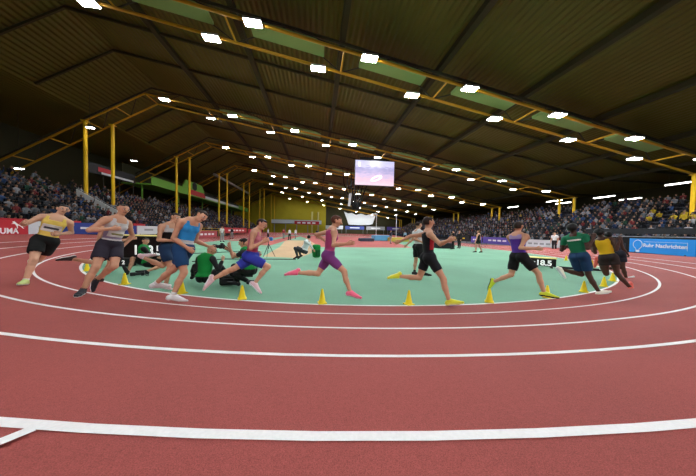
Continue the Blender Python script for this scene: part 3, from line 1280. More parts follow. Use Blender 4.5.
runner('runner in magenta and purple suit with bright pink shoes in mid stride',
       dict(skin='fair', top=('singlet', col('magenta_top', 'b8487f')), bottom=('tights', .72, col('purple_tights', '7c3a80')), shoe=M_PINKSH, sole=col('pink_sole', 'f59ab0'), hair=('short', HAIR['red']), hem=.02),
       (356, 299), (329, 254.5), (332.5, 228), (337.3, 219.5),
       {'R': ((334, 240, -.4), (344.5, 244, -.3)), 'L': ((318.5, 234, .4), (324, 240, .3))},
       {'R': ((345, 272, 0), (350, 291, 0), (364, 295.5, 0)), 'L': ((317.8, 274, .2), (293, 272.5, .2), (282, 279, 0))}, H=1.86, twist=.35)
runner('runner in black suit with red chest panel and yellow shoes in mid stride',
       dict(skin='fair', top=('singlet', col('black_vest', '15161f'), (.3, .72, col('red_panel', 'a82230'), 'front')), bottom=('tights', .6, col('black_tights', '101118')), shoe=col('yellow_shoe', 'e2e23a', .5), sole=col('yellow_sole', 'f0ec7c'),
            hair=('short', HAIR['brown']), hem=.02, bib=(.02, .2, M_BIB)),
       (454, 302), (428.5, 257), (427.8, 230.5), (428.5, 222),
       {'R': ((436.5, 240.5, -.4), (443, 243, -.3)), 'L': ((411, 236, .4), (403.5, 239.5, .3))},
       {'R': ((441, 275, 0), (447.5, 294.5, 0), (461, 299.5, 0)), 'L': ((420, 276, .2), (397.5, 276, .2), (386.5, 281.5, 0))}, H=1.84, twist=-.25)
runner('runner in purple singlet and black shorts with lime shoes beside the small timing board',
       dict(skin='fair', top=('singlet', col('purple_vest', '5a35a0'), (.78, .99, col('lilac_shoulder', '9c86b4'))), bottom=('shorts', .72, col('jet_shorts', '0e0e11')), shoe=M_LIME, sole=col('dark_sole', '20242a'), hair=('short', HAIR['brown'])),
       (543, 295), (519, 256), (517.3, 234.5), (518.5, 227),
       {'R': ((521.5, 246, -.4), (530, 248.5, -.3)), 'L': ((513, 245, .3), (524, 241, .2))},
       {'R': ((535, 270, 0), (543, 289, 0), (549.5, 293.5, 0)), 'L': ((511, 275.5, .2), (498, 280, .2), (491.7, 288, 0))}, H=1.82)
runner('dark-skinned runner in green t-shirt and navy shorts seen from behind near cone line',
       dict(skin='dark', top=('tee', col('green_tee', '14704c'), ), bottom=('shorts', .78, col('deep_blue_shorts', '153a5e')), shoe=col('cream_shoe', 'e4e0cc', .5), hair=('curly', HAIR['black']), bib=(.74, .82, M_WHITE), bib_back=True),
       (598, 292), (579, 256), (574.5, 236), (572.5, 228.5),
       {'R': ((586.5, 242.5, -.2), (592, 240, .3)), 'L': ((564, 242.5, 0), (567, 246, .5))},
       {'R': ((588, 272.5, .2), (596.5, 288, .1), (602, 291, .2)), 'L': ((580, 271.5, .2), (572, 272, -.2), (569.3, 279.5, 0))}, H=1.84)
runner('dark-skinned runner in yellow singlet rounding the far bend of cones',
       dict(skin='dark', top=('singlet', col('amber_vest', 'e2b81c')), bottom=('shorts', .45, col('dark_brown_shorts', '2a211f')), shoe=col('coral_shoe', 'f06a5c', .5), sole=col('coral_sole', 'f28a78'), hair=('curly', HAIR['black'])),
       (628, 286), (608, 257), (602.5, 240), (599.5, 234),
       {'R': ((615, 246.5, -.3), (619, 241.5, .2)), 'L': ((594, 246, 0), (592.5, 250, .4))},
       {'R': ((616, 269, 0), (625, 282, .1), (629.5, 285.5, .2)), 'L': ((605.5, 269.5, 0), (600, 262.5, .2), (597.5, 267, 0))}, H=1.8)
runner('dark-skinned runner in charcoal vest and shorts, farthest ahead beside the blue board',
       dict(skin='dark', top=('singlet', col('charcoal_vest', '3a3a44')), bottom=('shorts', .6, col('midnight_shorts', '1a1d28')), shoe=col('white_shoe2', 'd8d8d8', .5), hair=('curly', HAIR['black'])),
       (627, 278), (617.5, 254), (611.5, 240.5), (608, 234.5),
       {'R': ((622, 246, 0), (625, 251, .3)), 'L': ((608, 248, 0), (612, 251, .3))},
       {'R': ((622.5, 264, 0), (625.3, 275, .1), (628.5, 277.5, .2)), 'L': ((618, 266, 0), (612, 268, .2), (611, 272, 0))}, H=1.8, dz=.25)

# ------------------------------------------------------------------ people on the infield
V_GREEN = col('green_press_vest', '0f8a3c', .8)
OFF = 'people working on the infield'


def infield(label, fit, g, P, N, HD, arms, legs, H=1.78, face=90, look=None, dz=0.0, h=.011, name='person', cat='person', curl=.9, twist=0.0):
    J = pose_from_photo(H, P, N, HD, (g[0], g[1], 0.0) if len(g) == 3 else tuple(at_z(*g)), face, arms, legs, dz, twist, look)
    J.curl = curl
    fit.setdefault('run', False)
    fit.setdefault('sole', M_DK)
    # set the figure on the ground
    e = person(name, label, cat, J, fit, h, group=OFF)
    e.location.z = .004 + fit.get('raise', 0)
    return e


infield('man in white t-shirt and black shorts standing on the green infield behind the black suit',
        dict(skin='fair', top=('tee', col('white_tee', 'd6d6d6'), (.5, .62, M_DK)), bottom=('shorts', .8, col('black_long_shorts', '121214')), shoe=M_DK, hair=('shaved', HAIR['brown']), socks=(.8, M_DK)),
        (424, 276), (418, 247.5), (417.6, 232), (418.8, 226),
        {'R': ((415, 240, 0), (421, 243, -.5)), 'L': ((413, 239, .5), (409, 244, 0))},
        {'R': ((421.5, 260.5, 0), (423.5, 273, 0), (427, 274.5, 0)), 'L': ((416, 260.5, 0), (414.5, 273, 0), (418, 274.5, 0))}, face=10)
infield('photographer in black with green vest sitting in front of the large timing board',
        dict(skin='fair', top=('jacket', M_BLACK), bottom=('shorts', .9, M_BLACK), shoe=M_DK, hair=('short', HAIR['black']), vest=V_GREEN),
        (147, 272), (147, 263), (143.5, 248), (146, 241.5),
        {'R': ((140, 256, -.3), (149, 257, -.4)), 'L': ((151, 256, .2), (154, 257, -.3))},
        {'R': ((139, 261, -.3), (129.5, 268, -.2), (126, 266.5, 0)), 'L': ((157, 265, -.4), (148, 271, -.4), (143, 271, 0))}, face=215, look=330)
infield('photographer in grey cap and bright green vest sitting with back turned',
        dict(skin='fair', top=('jacket', M_DK), bottom=('trousers', 1.97, M_BLACK), shoe=M_DK, hair=('cap', col('grey_cap', '5c5f62')), vest=V_GREEN),
        (206, 285), (204.5, 277.5), (206, 260), (210, 253),
        {'R': ((217.5, 269, 0), (222, 262, .5)), 'L': ((197, 269, .2), (200, 276, .6))},
        {'R': ((220, 269, .7), (228, 275.5, .5), (232, 276, .4)), 'L': ((196, 268, .8), (193.5, 274.5, .7), (195, 275, .8))}, face=75, look=40)
infield('black-haired photographer with green vest kneeling and aiming a camera across the infield',
        dict(skin='fair', top=('tee', col('slate_tee', '2c3336')), bottom=('trousers', 1.97, M_BLACK), shoe=M_DK, hair=('short', HAIR['black']), vest=V_GREEN),
        (246, 286), (250, 271), (246.5, 253.5), (243.8, 245),
        {'R': ((232, 260, -.3), (226.5, 249.5, 0)), 'L': ((236, 257, .5), (230.5, 250, .3))},
        {'R': ((233, 275, -.5), (245, 281, .3), (250, 282, .3)), 'L': ((238, 269, .5), (237, 280.5, .2), (231, 282, 0))}, face=175)
infield('man in white shirt crouching beside a green bag far across the infield',
        dict(skin='fair', top=('jacket', col('white_shirt', 'e6e8ea')), bottom=('trousers', 1.97, col('grey_trousers', '33363c')), shoe=M_DK, hair=('short', HAIR['black'])),
        (303, 259.5), (304.5, 252), (308, 241.5), (309.5, 235.5),
        {'R': ((303, 247, -.3), (300.5, 251.5, 0)), 'L': ((313, 248, .3), (314, 252, 0))},
        {'R': ((299, 249.5, .3), (301, 257.5, .2), (298, 258.5, .2)), 'L': ((296.5, 250, .2), (297.5, 257.5, .2), (294, 258.5, .2))}, face=150, look=100)


def standing(label, fit, g, H=1.76, face=0, step=.1, h=.016, bend=.0, arms=None, z=0.0):
    x, y = g
    J = pose_local(H, (0, 0, .535 * H), (bend * math.cos(face), bend * math.sin(face), 1), face,
                   arms or {'L': ((.05, .22, -1), (.35, .02, -1)), 'R': ((-.1, -.22, -1), (.35, -.02, -1))},
                   {'L': ((step, .05, -1), (-step * .2, .03, -1), (1, .15, -.12)), 'R': ((-step * .4, -.05, -1), (-step, -.03, -1), (1, -.15, -.12))})
    J.curl = .7
    fit.setdefault('run', False)
    fit.setdefault('sole', M_DK)
    e = person('person', label, 'person', J, fit, h, group='people standing beyond the infield')
    e.location = (x, y, z + .006)
    return e


def at_ground(px, py):
    p = at_z(px, py)
    return (float(p[0]), float(p[1]))


standing('official in white shirt and grey trousers standing on the infield beside the red board', dict(skin='fair', top=('tee', col('white_tee', 'd6d6d6')), bottom=('trousers', 1.97, M_GREY), shoe=M_DK, hair=('short', HAIR['brown'])), at_ground(222, 242), face=-.6)
standing('official in white shirt and dark trousers standing in front of the long white board', dict(skin='fair', top=('tee', col('white_tee', 'd6d6d6')), bottom=('trousers', 1.97, M_DK), shoe=M_DK, hair=('short', HAIR['brown'])), at_ground(554, 252), face=3.4)
standing('bare-legged athlete in black vest walking on the far red straight', dict(skin='fair', top=('singlet', M_BLACK), bottom=('shorts', .5, M_BLACK), shoe=M_DK, hair=('short', HAIR['fair'])), at_ground(478, 252.5), face=2.0, step=.35)
standing('dark-clothed official standing, nearer one of a pair by the yellow and black board', dict(skin='fair', top=('jacket', M_BLACK), bottom=('trousers', 1.97, M_BLACK), shoe=M_DK, hair=('short', HAIR['black'])), at_ground(453, 249.3), face=2.5)
standing('dark-clothed official standing, farther one of a pair by the yellow and black board', dict(skin='fair', top=('jacket', M_DK), bottom=('trousers', 1.97, M_BLACK), shoe=M_DK, hair=('short', HAIR['fair'])), at_ground(459, 248.3), face=3.5)
for i, (px, py, c, lb) in enumerate(((268, 238.6, 'd6d6d6', 'official in white top beside the long jump runway'), (283.5, 238.8, 'b04a48', 'person in red top far along the infield'), (289.5, 240, 'e4e4e4', 'person in white top near the sand runway, nearer of two'),
                                     (295.5, 238.6, 'd8dade', 'person in pale top near the sand runway, farther of two'), (317, 239, '303640', 'person in dark top at the edge of the red sprint area'), (390.5, 243.5, '26303e', 'person in navy top beside the blue mat'),
                                     (405, 240.3, '8fb3c8', 'person in pale blue top at the far end of the red area'), (232, 238.6, '2a2c34', 'person in dark jacket walking behind the red board'))):
    x, y = at_ground(px, py)
    standing(lb, dict(skin='fair', top=('jacket', col('top_' + c, c)), bottom=('trousers', 1.97, (M_DK, M_GREY)[i % 2]), shoe=M_DK, hair=('short', HAIR[('brown', 'black', 'fair')[i % 3]])), (x, y), face=i * 1.3, step=.2, h=.024)
#@@PART4
# ================================================================== STANDS AND CROWD
def stand(name, x0, dx, z0, dz, n, ya, yb, lip=0.0):
    prof = [(x0 - lip * (1 if dx > 0 else -1), 0.0), (x0 - lip * (1 if dx > 0 else -1), z0)] if lip else []
    x, z = x0, 0.0
    for i in range(n):
        if not (lip and i == 0):
            prof += [(x0 + dx * i, z), (x0 + dx * i, z0 + dz * i)]
        z = z0 + dz * i
    prof += [(x0 + dx * n, z), (x0 + dx * n, 0.0)]
    V = [(p[0], y, p[1]) for y in (ya, yb) for p in prof]
    m = len(prof)
    Q = [(i, (i + 1) % m, m + (i + 1) % m, m + i) for i in range(m)]
    Q += [tuple(range(m))[::-1], tuple(range(m, 2 * m))]
    bm = B()
    vs_ = [bm.verts.new(v) for v in V]
    for q in Q:
        bm.faces.new([vs_[i] for i in q])
    bmesh.ops.recalc_face_normals(bm, faces=bm.faces)
    o = struct(name, bm, M_STAND)
    bm = B()
    for i in range(n):                       # bench boards
        xc = x0 + dx * i + dx * .62
        box(bm, (xc, (ya + yb) / 2, z0 + dz * i + .42), (.3, yb - ya - .2, .04))
        for k in range(int((yb - ya) / 3)):
            box(bm, (xc, ya + 1.5 + 3 * k, z0 + dz * i + .2), (.08, .06, .4))
    obj('bench_rows', bm, mat('bench_grey', '3a3c44', .6), o)
    return o


LX0, LDX, LZ0, LDZ, LN = -20.4, -.8, .9, .45, 11
QX0, QDX, QZ0, QDZ, QN = 31.0, .8, .25, .42, 13
stand('grandstand_platform', LX0, LDX, LZ0, LDZ, LN, 11.0, 92.0, .35)
stand('grandstand_platform', QX0, QDX, QZ0, QDZ, QN, 11.0, 92.0)

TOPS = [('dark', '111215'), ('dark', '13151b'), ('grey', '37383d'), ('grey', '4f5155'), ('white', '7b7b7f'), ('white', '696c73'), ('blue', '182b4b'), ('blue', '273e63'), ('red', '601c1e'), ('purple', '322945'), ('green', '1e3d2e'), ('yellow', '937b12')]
WT = np.array([.27, .2, .1, .05, .07, .08, .09, .05, .05, .05, .03, .01])
WT = WT / WT.sum()
TOPM = [mat(f'crowd_top_{i}', h, .8) for i, (n_, h) in enumerate(TOPS)]
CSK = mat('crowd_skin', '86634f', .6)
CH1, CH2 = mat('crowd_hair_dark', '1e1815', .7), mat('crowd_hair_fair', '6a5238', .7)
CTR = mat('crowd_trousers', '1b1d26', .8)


def seated(v):
    arms = [({'L': ((.25, .03, -1), (1, -.45, .1)), 'R': ((.25, -.03, -1), (1, .45, .1))}),
            ({'L': ((.55, .1, -.8), (.6, -.6, .75)), 'R': ((.55, -.1, -.8), (.6, .6, .75))}),
            ({'L': ((.3, .15, .9), (.1, -.1, 1)), 'R': ((.25, -.15, -1), (1, .3, .15))}),
            ({'L': ((.35, .1, -.95), (.35, -.2, .95)), 'R': ((.1, -.12, -1), (.9, .4, .0))})][v]
    lean = (.12, .3, .05, .2)[v]
    J = pose_local(1.7, (0, 0, .50), (lean, 0, 1 + .5), 0, arms,
                   {'L': ((1, .12, .02), (-.28, 0, -1), (1, .1, -.1)), 'R': ((1, -.12, .02), (-.32, 0, -1), (1, -.1, -.1))}, look=(.0, .4, -.3, .2)[v])
    return J


def upright(v):
    return pose_local(1.74, (0, 0, .93), (.05, 0, 1), 0, ({'L': ((.3, .1, -1), (.8, -.5, .5)), 'R': ((.3, -.1, -1), (.8, .5, .5))}, {'L': ((.1, .08, -1), (.5, -.1, -1)), 'R': ((.3, -.15, .9), (.1, 0, 1))})[v],
                      {'L': ((.05, .1, -1), (-.05, 0, -1), (1, .1, -.1)), 'R': ((.1, -.1, -1), (-.08, 0, -1), (1, -.1, -.1))})


def crowd_mesh(J, h):
    pr = body_prims(J, False)
    V, Q = sdf_mesh(pr, h)
    lab = labels_of(pr, V)
    z = (V - J.hc)
    code = np.full(len(V), 3)                       # 0 skin 1 hair 2 top 3 trousers
    code[np.isin(lab, ['abdomen', 'chest', 'yoke', 'uarm', 'farm'])] = 2
    code[np.isin(lab, ['head', 'neck', 'hand', 'ear'])] = 0
    code[(lab == 'head') & ((z @ J.hu > .03) | (z @ J.hf < -.02))] = 1
    q = code[Q]
    mi = np.where((q == 1).sum(1) >= 2, 1, np.sort(q, 1)[:, 1])
    return V, Q, mi


VAR = [seated(i) for i in range(4)] + [upright(0), upright(1)]
FINE = [crowd_mesh(J, .03) for J in VAR]
MID = [crowd_mesh(J, .05) for J in VAR]
FAR = [crowd_mesh(J, .075) for J in VAR]
FMESH = []
for V, Q, mi in FINE:
    me = mesh_np('spectator', V, Q, True, mi)
    for m_ in (CSK, CH1, TOPM[0], CTR):
        me.materials.append(m_)
    FMESH.append(me)
AISLES_L = [(28.6, 30.0), (41, 42), (54, 55), (67, 68), (80, 81)]
AISLES_R = [(18.0, 18.9), (29, 30), (42, 43), (55, 56), (68, 69), (80, 81)]
seats = []
for side, (x0, dx, z0, dz, n) in (('left', (LX0, LDX, LZ0, LDZ, LN)), ('right', (QX0, QDX, QZ0, QDZ, QN))):
    for i in range(n):
        y = 13.0 + .27 * (i % 2)
        while y < 90.5:
            y += .58
            if any(a < y < b for a, b in (AISLES_L if side == 'left' else AISLES_R)):
                continue
            if RNG.random() < (.07 if y < 60 else .12):
                continue
            if any(abs(y - ty - o) < .4 for ty in TRUSS_Y for o in (0, PAIR)) and ((side == 'left' and i in (6, 7)) or (side == 'right' and i in (10, 11))):
                continue
            x = x0 + dx * i + dx * .6 + RNG.normal(0, .015)
            z = z0 + dz * i
            v = int(RNG.choice(6, p=[.36, .2, .06, .3, .05, .03]))
            if i == n - 1 and RNG.random() < .4:
                v = 4
            if v > 3 and (i < n - 1 or seats and seats[-1][5] > 3):
                v = 3
            p = project((x, y, z + .9))
            if not (-15 < p[0] < 712) or p[2] < 1:
                continue
            c = int(RNG.choice(len(TOPS), p=WT))
            if side == 'right' and 646 < p[0] < 700 and i in (6, 7, 8) and RNG.random() < .75:
                c = 11
            seats.append((p[2], side, x, y, z, v, c))
seats.sort()
FACE = {'left': 0.0, 'right': PI}
for dep, side, x, y, z, v, c in seats[:300]:
    o = bpy.data.objects.new('spectator', FMESH[v])
    C.objects.link(o)
    o.location = (x, y, z + (.0 if v > 3 else 0))
    o.rotation_euler = (0, 0, FACE[side] + RNG.normal(0, .07))
    s = RNG.uniform(.94, 1.05)
    o.scale = (s, s, s)
    for k, m_ in ((1, (CH1, CH2)[int(RNG.random() < .3)]), (2, TOPM[c])):
        o.material_slots[k].link = 'OBJECT'
        o.material_slots[k].material = m_
    st_ = 'standing' if v > 3 else 'seated'
    where = 'stand above the red board and white rail' if side == 'left' else 'stand behind the blue board'
    prop(o, f'{st_} spectator in {TOPS[c][0]} top in the packed {where}', 'spectator', f'{st_} spectators in {TOPS[c][0]} tops in the {side} stand')


def mass(name, label, rows):
    VV, QQ, MM, n0 = [], [], [], 0
    for dep, side, x, y, z, v, c in rows:
        V, Q, mi = (MID if dep < 42 else FAR)[v]
        a = FACE[side] + RNG.normal(0, .15)
        s = RNG.uniform(.94, 1.05)
        R = np.array([[math.cos(a), math.sin(a), 0], [-math.sin(a), math.cos(a), 0], [0, 0, 1]]) * s
        VV.append(V @ R + np.array([x, y, z]))
        QQ.append(Q + n0)
        n0 += len(V)
        mp = np.array([0, 1 + int(RNG.random() < .3), 4 + c, 3])
        MM.append(mp[mi])
    me = mesh_np(name, np.concatenate(VV), np.concatenate(QQ), True, np.concatenate(MM))
    o = obj(name, me, [CSK, CH1, CH2, CTR] + TOPM)
    prop(o, label, 'crowd', kind='stuff')


rest = seats[300:]
mass('crowd', 'dense dim crowd filling the long stand beneath the green gallery', [r for r in rest if r[1] == 'left'])
mass('crowd', 'dense dim crowd filling the long stand behind purple and white boards', [r for r in rest if r[1] == 'right'])

# ================================================================== BOARDS
M_ADRED = col('board_red', 'b3202c', .5)
M_ADBLUE = col('board_sky_blue', '1e8ee0', .5)
M_ADNAVY = col('board_navy', '20357e', .5)
M_ADWH = col('board_white', 'c8ccd0', .5)
M_ADPUR = col('board_purple', '5a4aa0', .5)
M_ADBK = col('board_black', '1a1a1c', .5)


def board(label, p0, p1, z0, hgt, m_, name='advertising_board', cat='advertising board', group=None, feet=True, drop=None):
    mx, Lh = frame_on(p0, p1, z0)
    t = bpy.data.objects.new(name, None)
    C.objects.link(t)
    t.matrix_world = mx
    prop(t, label, cat, group)
    bm = B()
    box(bm, (Lh / 2, hgt / 2, 0), (Lh - .02, hgt, .05), bev=.008)
    obj('panel', bm, m_, t)
    if feet:
        for x in (.12 * Lh, .88 * Lh):
            bm = B()
            box(bm, (x, .03, -.12), (.06, .06, .34))
            if drop:
                tube(bm, [(x, .1, -.03), (x, -drop, -.03)], .03, 6)
            tube(bm, [(x, .05, -.26), (x, hgt * .7, -.03)], .015, 5)
            obj('foot_brace', bm, M_DARKSTEEL, t)
    return t, Lh


def put(t, name, me, m_, x, y, z=.03, s=1.0, sx=None):
    o = obj(name, me, m_, t)
    o.location = (x, y, z)
    o.scale = (sx or s, s, 1)
    return o


def strip(t, name, x, y, wd, ht, m_, z=.028):
    bm = B()
    box(bm, (0, 0, 0), (wd, ht, .006))
    return put(t, name, bm, m_, x, y, z)


GL = 'boards along the outer edge of the track'
# red board with the word and the leaping cat
t, Lh = board('red advertising board with white lettering and a leaping cat mark by the bend', (-17.75, 13.9), (-18.42, 16.95), .80, .92, M_ADRED)
put(t, 'lettering', text_mesh('PUMA', .46, .004, .012, 0, 1.05), M_WHITE, Lh * .63 - .1, .28)
CAT = [(0, .06), (.05, .10), (.12, .125), (.20, .145), (.28, .18), (.36, .225), (.44, .285), (.50, .345), (.545, .40), (.56, .43), (.575, .395), (.61, .40), (.655, .385), (.675, .35), (.66, .335), (.63, .335), (.615, .31),
       (.66, .275), (.705, .26), (.70, .235), (.64, .24), (.58, .255), (.545, .24), (.51, .20), (.485, .15), (.45, .09), (.43, .03), (.445, -.02), (.42, -.035), (.395, .0), (.395, .06), (.40, .12), (.37, .155), (.31, .14), (.25, .10),
       (.20, .05), (.16, .0), (.12, -.03), (.07, -.035), (.075, -.01), (.11, .01), (.13, .06), (.10, .085), (.05, .07)]
put(t, 'leaping_cat_mark', poly_mesh('leaping_cat_mark', [(-x, y) for x, y in CAT][::-1]), M_WHITE, Lh - .2, .47, .03, 1.0, 1.15)


def lx(px, X=-18.75, y=230):
    p = at_x(px, y, X)
    return (X, float(p[1]))


for lab, a, b, m_ in (('pale grey advertising board beside the red one on the outer track edge', 28, 60, M_ADWH), ('dark blue advertising board behind the white-vested runner', 61, 104, M_ADNAVY),
                      ('narrow blue board above the timing board', 125, 136.5, M_ADNAVY), ('white advertising board above the timing board', 137, 159, M_ADWH), ('pale board hidden partly by the navy-shorted runner', 160, 182, M_ADWH)):
    t, Lh = board(lab, lx(a), lx(b), .82 if b < 120 else .72, .92, m_)
    if m_ is M_ADWH:
        strip(t, 'print_block', Lh * .5, .5, Lh * .4, .2, M_GREY)
    else:
        strip(t, 'print_block', Lh * .55, .5, Lh * .3, .16, M_ADWH)
for lab, a, b, m_, z0 in (('long red board with white print at the far end of the left track edge', 224, 246.5, M_ADRED, .75), ('low red board near the white-shirted official', 191, 217, col('dull_red', 'a84850'), .12), ('dull red board far along the left straight', 248, 262, M_ADRED, .6)):
    X = -16.8
    t, Lh = board(lab, lx(a, X), lx(b, X), z0, 1.05, m_, drop=z0)
    for k in range(5):
        strip(t, 'print_block', Lh * (.2 + .15 * k), .52, Lh * .1, .28, M_WHITE)
# barrier panels on the front of the left stand
y = 13.2
k = 0
while y < 28:
    red = k % 2 == 0
    nm_ = ['nearest', 'second', 'third', 'fourth', 'fifth', 'sixth', 'seventh', 'eighth'][k // 2]
    t, Lh = board(f'{nm_} {"red" if red else "black"} barrier panel on the front edge of the left stand', (-20.2, y), (-20.2, y + 1.75), .9, 1.0, M_ADRED if red else M_ADBK, 'barrier_panel', 'barrier panel', 'barrier panels along the stand front', feet=False)
    if not red:
        strip(t, 'print_block', Lh / 2, .55, .9, .1, M_GREY)
    y += 1.8
    k += 1
# yellow rail farther along the stand front
t = thing('stand_railing', 'long yellow railing along the front of the left stand', 'railing', (-19.9, 30, 0))
for z in (1.15, 1.6):
    bm = B(); tube(bm, [(0, 0, z), (0, 58, z)], .035, 6); obj('rail', bm, M_STEEL, t)
for k in range(20):
    bm = B(); tube(bm, [(0, 3 * k + .5, 0), (0, 3 * k + .5, 1.62)], .03, 6); obj('post', bm, M_STEEL, t)
# white sloping stair side in the aisle
t = thing('stair_barrier', 'white sloping stair side panel in the aisle of the left stand', 'stair barrier', (0, 28.7, 0))
bm = B()
pts = [(-22.6, 2.55), (-26.6, 4.8), (-26.6, 5.6), (-22.6, 3.35)]
vs_ = [bm.verts.new((x, yy, z)) for yy in (0, .08) for x, z in pts]
for f in ((0, 1, 2, 3), (7, 6, 5, 4), (0, 4, 5, 1), (1, 5, 6, 2), (2, 6, 7, 3), (3, 7, 4, 0)):
    bm.faces.new([vs_[i] for i in f])
bmesh.ops.recalc_face_normals(bm, faces=bm.faces)
obj('side_panel', bm, M_WHITE, t)
bm = B(); tube(bm, [(-22.6, .04, 3.5), (-26.6, .04, 5.75)], .03, 6); obj('handrail', bm, M_SILV, t)
for x, z in ((-22.7, 1.9), (-26.4, 4.2)):
    bm = B(); tube(bm, [(x, .04, z - .25), (x, .04, z + 1.6)], .03, 6); obj('post', bm, M_SILV, t)

# blue board with the newspaper's name
RB = [(23.14 - .9, 13.25 + .55), (21.86, 9.78)]
q0, q1 = np.array([22.75, 13.05]), np.array([21.45, 9.6])
dirv = unit(q1 - q0)
q2 = q1 + dirv * .02
t, Lh = board('long sky blue board with white newspaper name and a light bulb outline', q0, q1, .42, .98, M_ADBLUE)
put(t, 'lettering', text_mesh('Ruhr Nachrichten', .33, .004, .006), M_WHITE, Lh * .58, .52)
bm = B()
for (x0_, y0_, x1_, y1_) in ((Lh * .27, .76, Lh * .9, .775), (Lh * .9, .3, Lh * .9 + .012, .775)):
    box(bm, ((x0_ + x1_) / 2, (y0_ + y1_) / 2, .03), (abs(x1_ - x0_), abs(y1_ - y0_), .006))
obj('frame_line', bm, M_WHITE, t)
bm = B()
bul = [(.33 * math.cos(a) * .95, .33 * math.sin(a)) for a in np.linspace(-1.15, PI + 1.15, 22)] + [(-.1, -.42), (.1, -.42)]
bul = [(x * .95 + Lh * .16, y * .95 + .56) for x, y in bul]
tube(bm, [(x, y, .03) for x, y in bul] + [(bul[0][0], bul[0][1], .03)], .018, 5)
obj('bulb_outline', bm, M_WHITE, t)
strip(t, 'bulb_base', Lh * .16, .1, .24, .12, M_WHITE)
q3 = q2 + dirv * 3.2
t, Lh = board('sky blue board with a white lettered mark, next to the light bulb board', q2, q3, .46, 1.06, M_ADBLUE)
put(t, 'white_mark', poly_mesh('white_mark', [(0, 0), (.5, 0), (.46, .3), (.36, .14), (.25, .32), (.14, .14), (.04, .3)]), M_WHITE, .12, .06)
put(t, 'arrow_mark', poly_mesh('arrow_mark', [(0, 0), (.42, .26), (.46, .2), (.1, -.02)]), M_WHITE, .2, .62)


def rx(px, y=242, X=24.0):
    p = at_x(px, y, X)
    return (X, float(p[1]))


for lab, a, b, m_, tm, z0 in (('purple board with white print along the right straight', 483, 514, M_ADPUR, M_WHITE, .2), ('long white board behind the purple-vested runner', 522, 560, M_ADWH, M_GREY, .1), ('black and yellow board far along the right straight', 451, 469, M_ADBK, M_YEL, .3),
                              ('purple board far away on the right straight', 471, 482, M_ADPUR, M_WHITE, .2), ('dark grey board beyond the green-shirted runner', 563, 590, M_ADBK, M_GREY, .1), ('dark board behind the charcoal-vested runner', 592, 626, col('board_slate', '33363e'), M_GREY, .1)):
    t, Lh = board(lab, rx(a), rx(b), z0, .92, m_, drop=z0)
    for k in range(4):
        strip(t, 'print_block', Lh * (.25 + .16 * k), .48, Lh * .11, .2, tm)

# dark press stand beside the blue board, under the yellow-shirted rows
t = thing('press_bench', 'black fronted press bench with grey desk top behind the blue board', 'press bench', (29.2, 13.2, 0))
bm = B(); box(bm, (0, 2.4, .75), (.25, 9.6, 1.5), bev=.01); obj('front_panel', bm, M_BLACK, t)
bm = B(); box(bm, (.35, 2.4, 1.56), (1.0, 9.8, .06), bev=.01); obj('desk_top', bm, M_GREY, t)
bm = B(); box(bm, (.2, 2.4, 2.05), (.06, 9.6, .5), bev=.01); obj('screen_panel', bm, M_DK, t)
for yy in (-2.2, .8, 3.9, 7):
    bm = B(); tube(bm, [(.7, yy, 0), (.7, yy, 1.55)], .03, 6); obj('leg', bm, M_DARKSTEEL, t)

# ------------------------------------------------------------------ timing boards
M_DIGIT = mat('digit_white', 'f2f2f2', .5, emit=.6)
M_GLOWST = mat('lit_strip', 'e6d98c', .5, emit=.35)


def timing(label, a, b, hgt, size, cxf, cyf):
    mx, Lh = frame_on(a, b, .0)
    t = bpy.data.objects.new('timing_board', None)
    C.objects.link(t)
    t.matrix_world = mx
    prop(t, label, 'timing board')
    bm = B(); box(bm, (Lh / 2, hgt / 2 + .03, -.12), (Lh, hgt - .06, .24), bev=.012); obj('case', bm, M_BLACK, t)
    bm = B(); box(bm, (Lh / 2, hgt + .02, -.12), (Lh + .04, .05, .3), bev=.01); obj('top_strip', bm, M_GLOWST, t)
    for x in (.15, Lh - .15):
        bm = B(); box(bm, (x, .03, -.12), (.08, .06, .5)); obj('foot', bm, M_DARKSTEEL, t)
    put(t, 'digits', text_mesh('1:18.5', size, .003, .012 * size / .4), M_DIGIT, Lh * cxf, hgt * cyf, .006)
    return t


a = at_z(117, 262.5)
b = at_z(175, 264.5)
hz_ = at_y(140, 236, (a[1] + b[1]) / 2)[2]
timing('large black timing board reading 1:18.5 under a lit top strip', a[:2], b[:2], float(hz_), .52, .53, .47)
b = at_z(556, 268.5)
a = b + (at_z(527, 266) - b) * 1.22
hz_ = at_y(555.6, 259.2, b[1])[2]
timing('small black timing board reading 1:18.5 behind the purple-vested runner', a[:2], b[:2], float(hz_), .33, .56, .48)
# lane box with a 2
p = at_z(124, 266.5)
mx, Lh = frame_on((p[0] - .22, p[1]), (p[0] + .2, p[1] - .02), 0)
t = bpy.data.objects.new('lane_box', None); C.objects.link(t); t.matrix_world = mx
prop(t, 'small dark lane box marked 2 on the green beside the large timing board', 'lane box')
bm = B(); box(bm, (Lh / 2, .15, -.15), (Lh, .3, .3), bev=.02); obj('case', bm, M_DK, t)
put(t, 'digit', text_mesh('2', .2, .003, .006), M_DIGIT, Lh / 2, .15, .006)

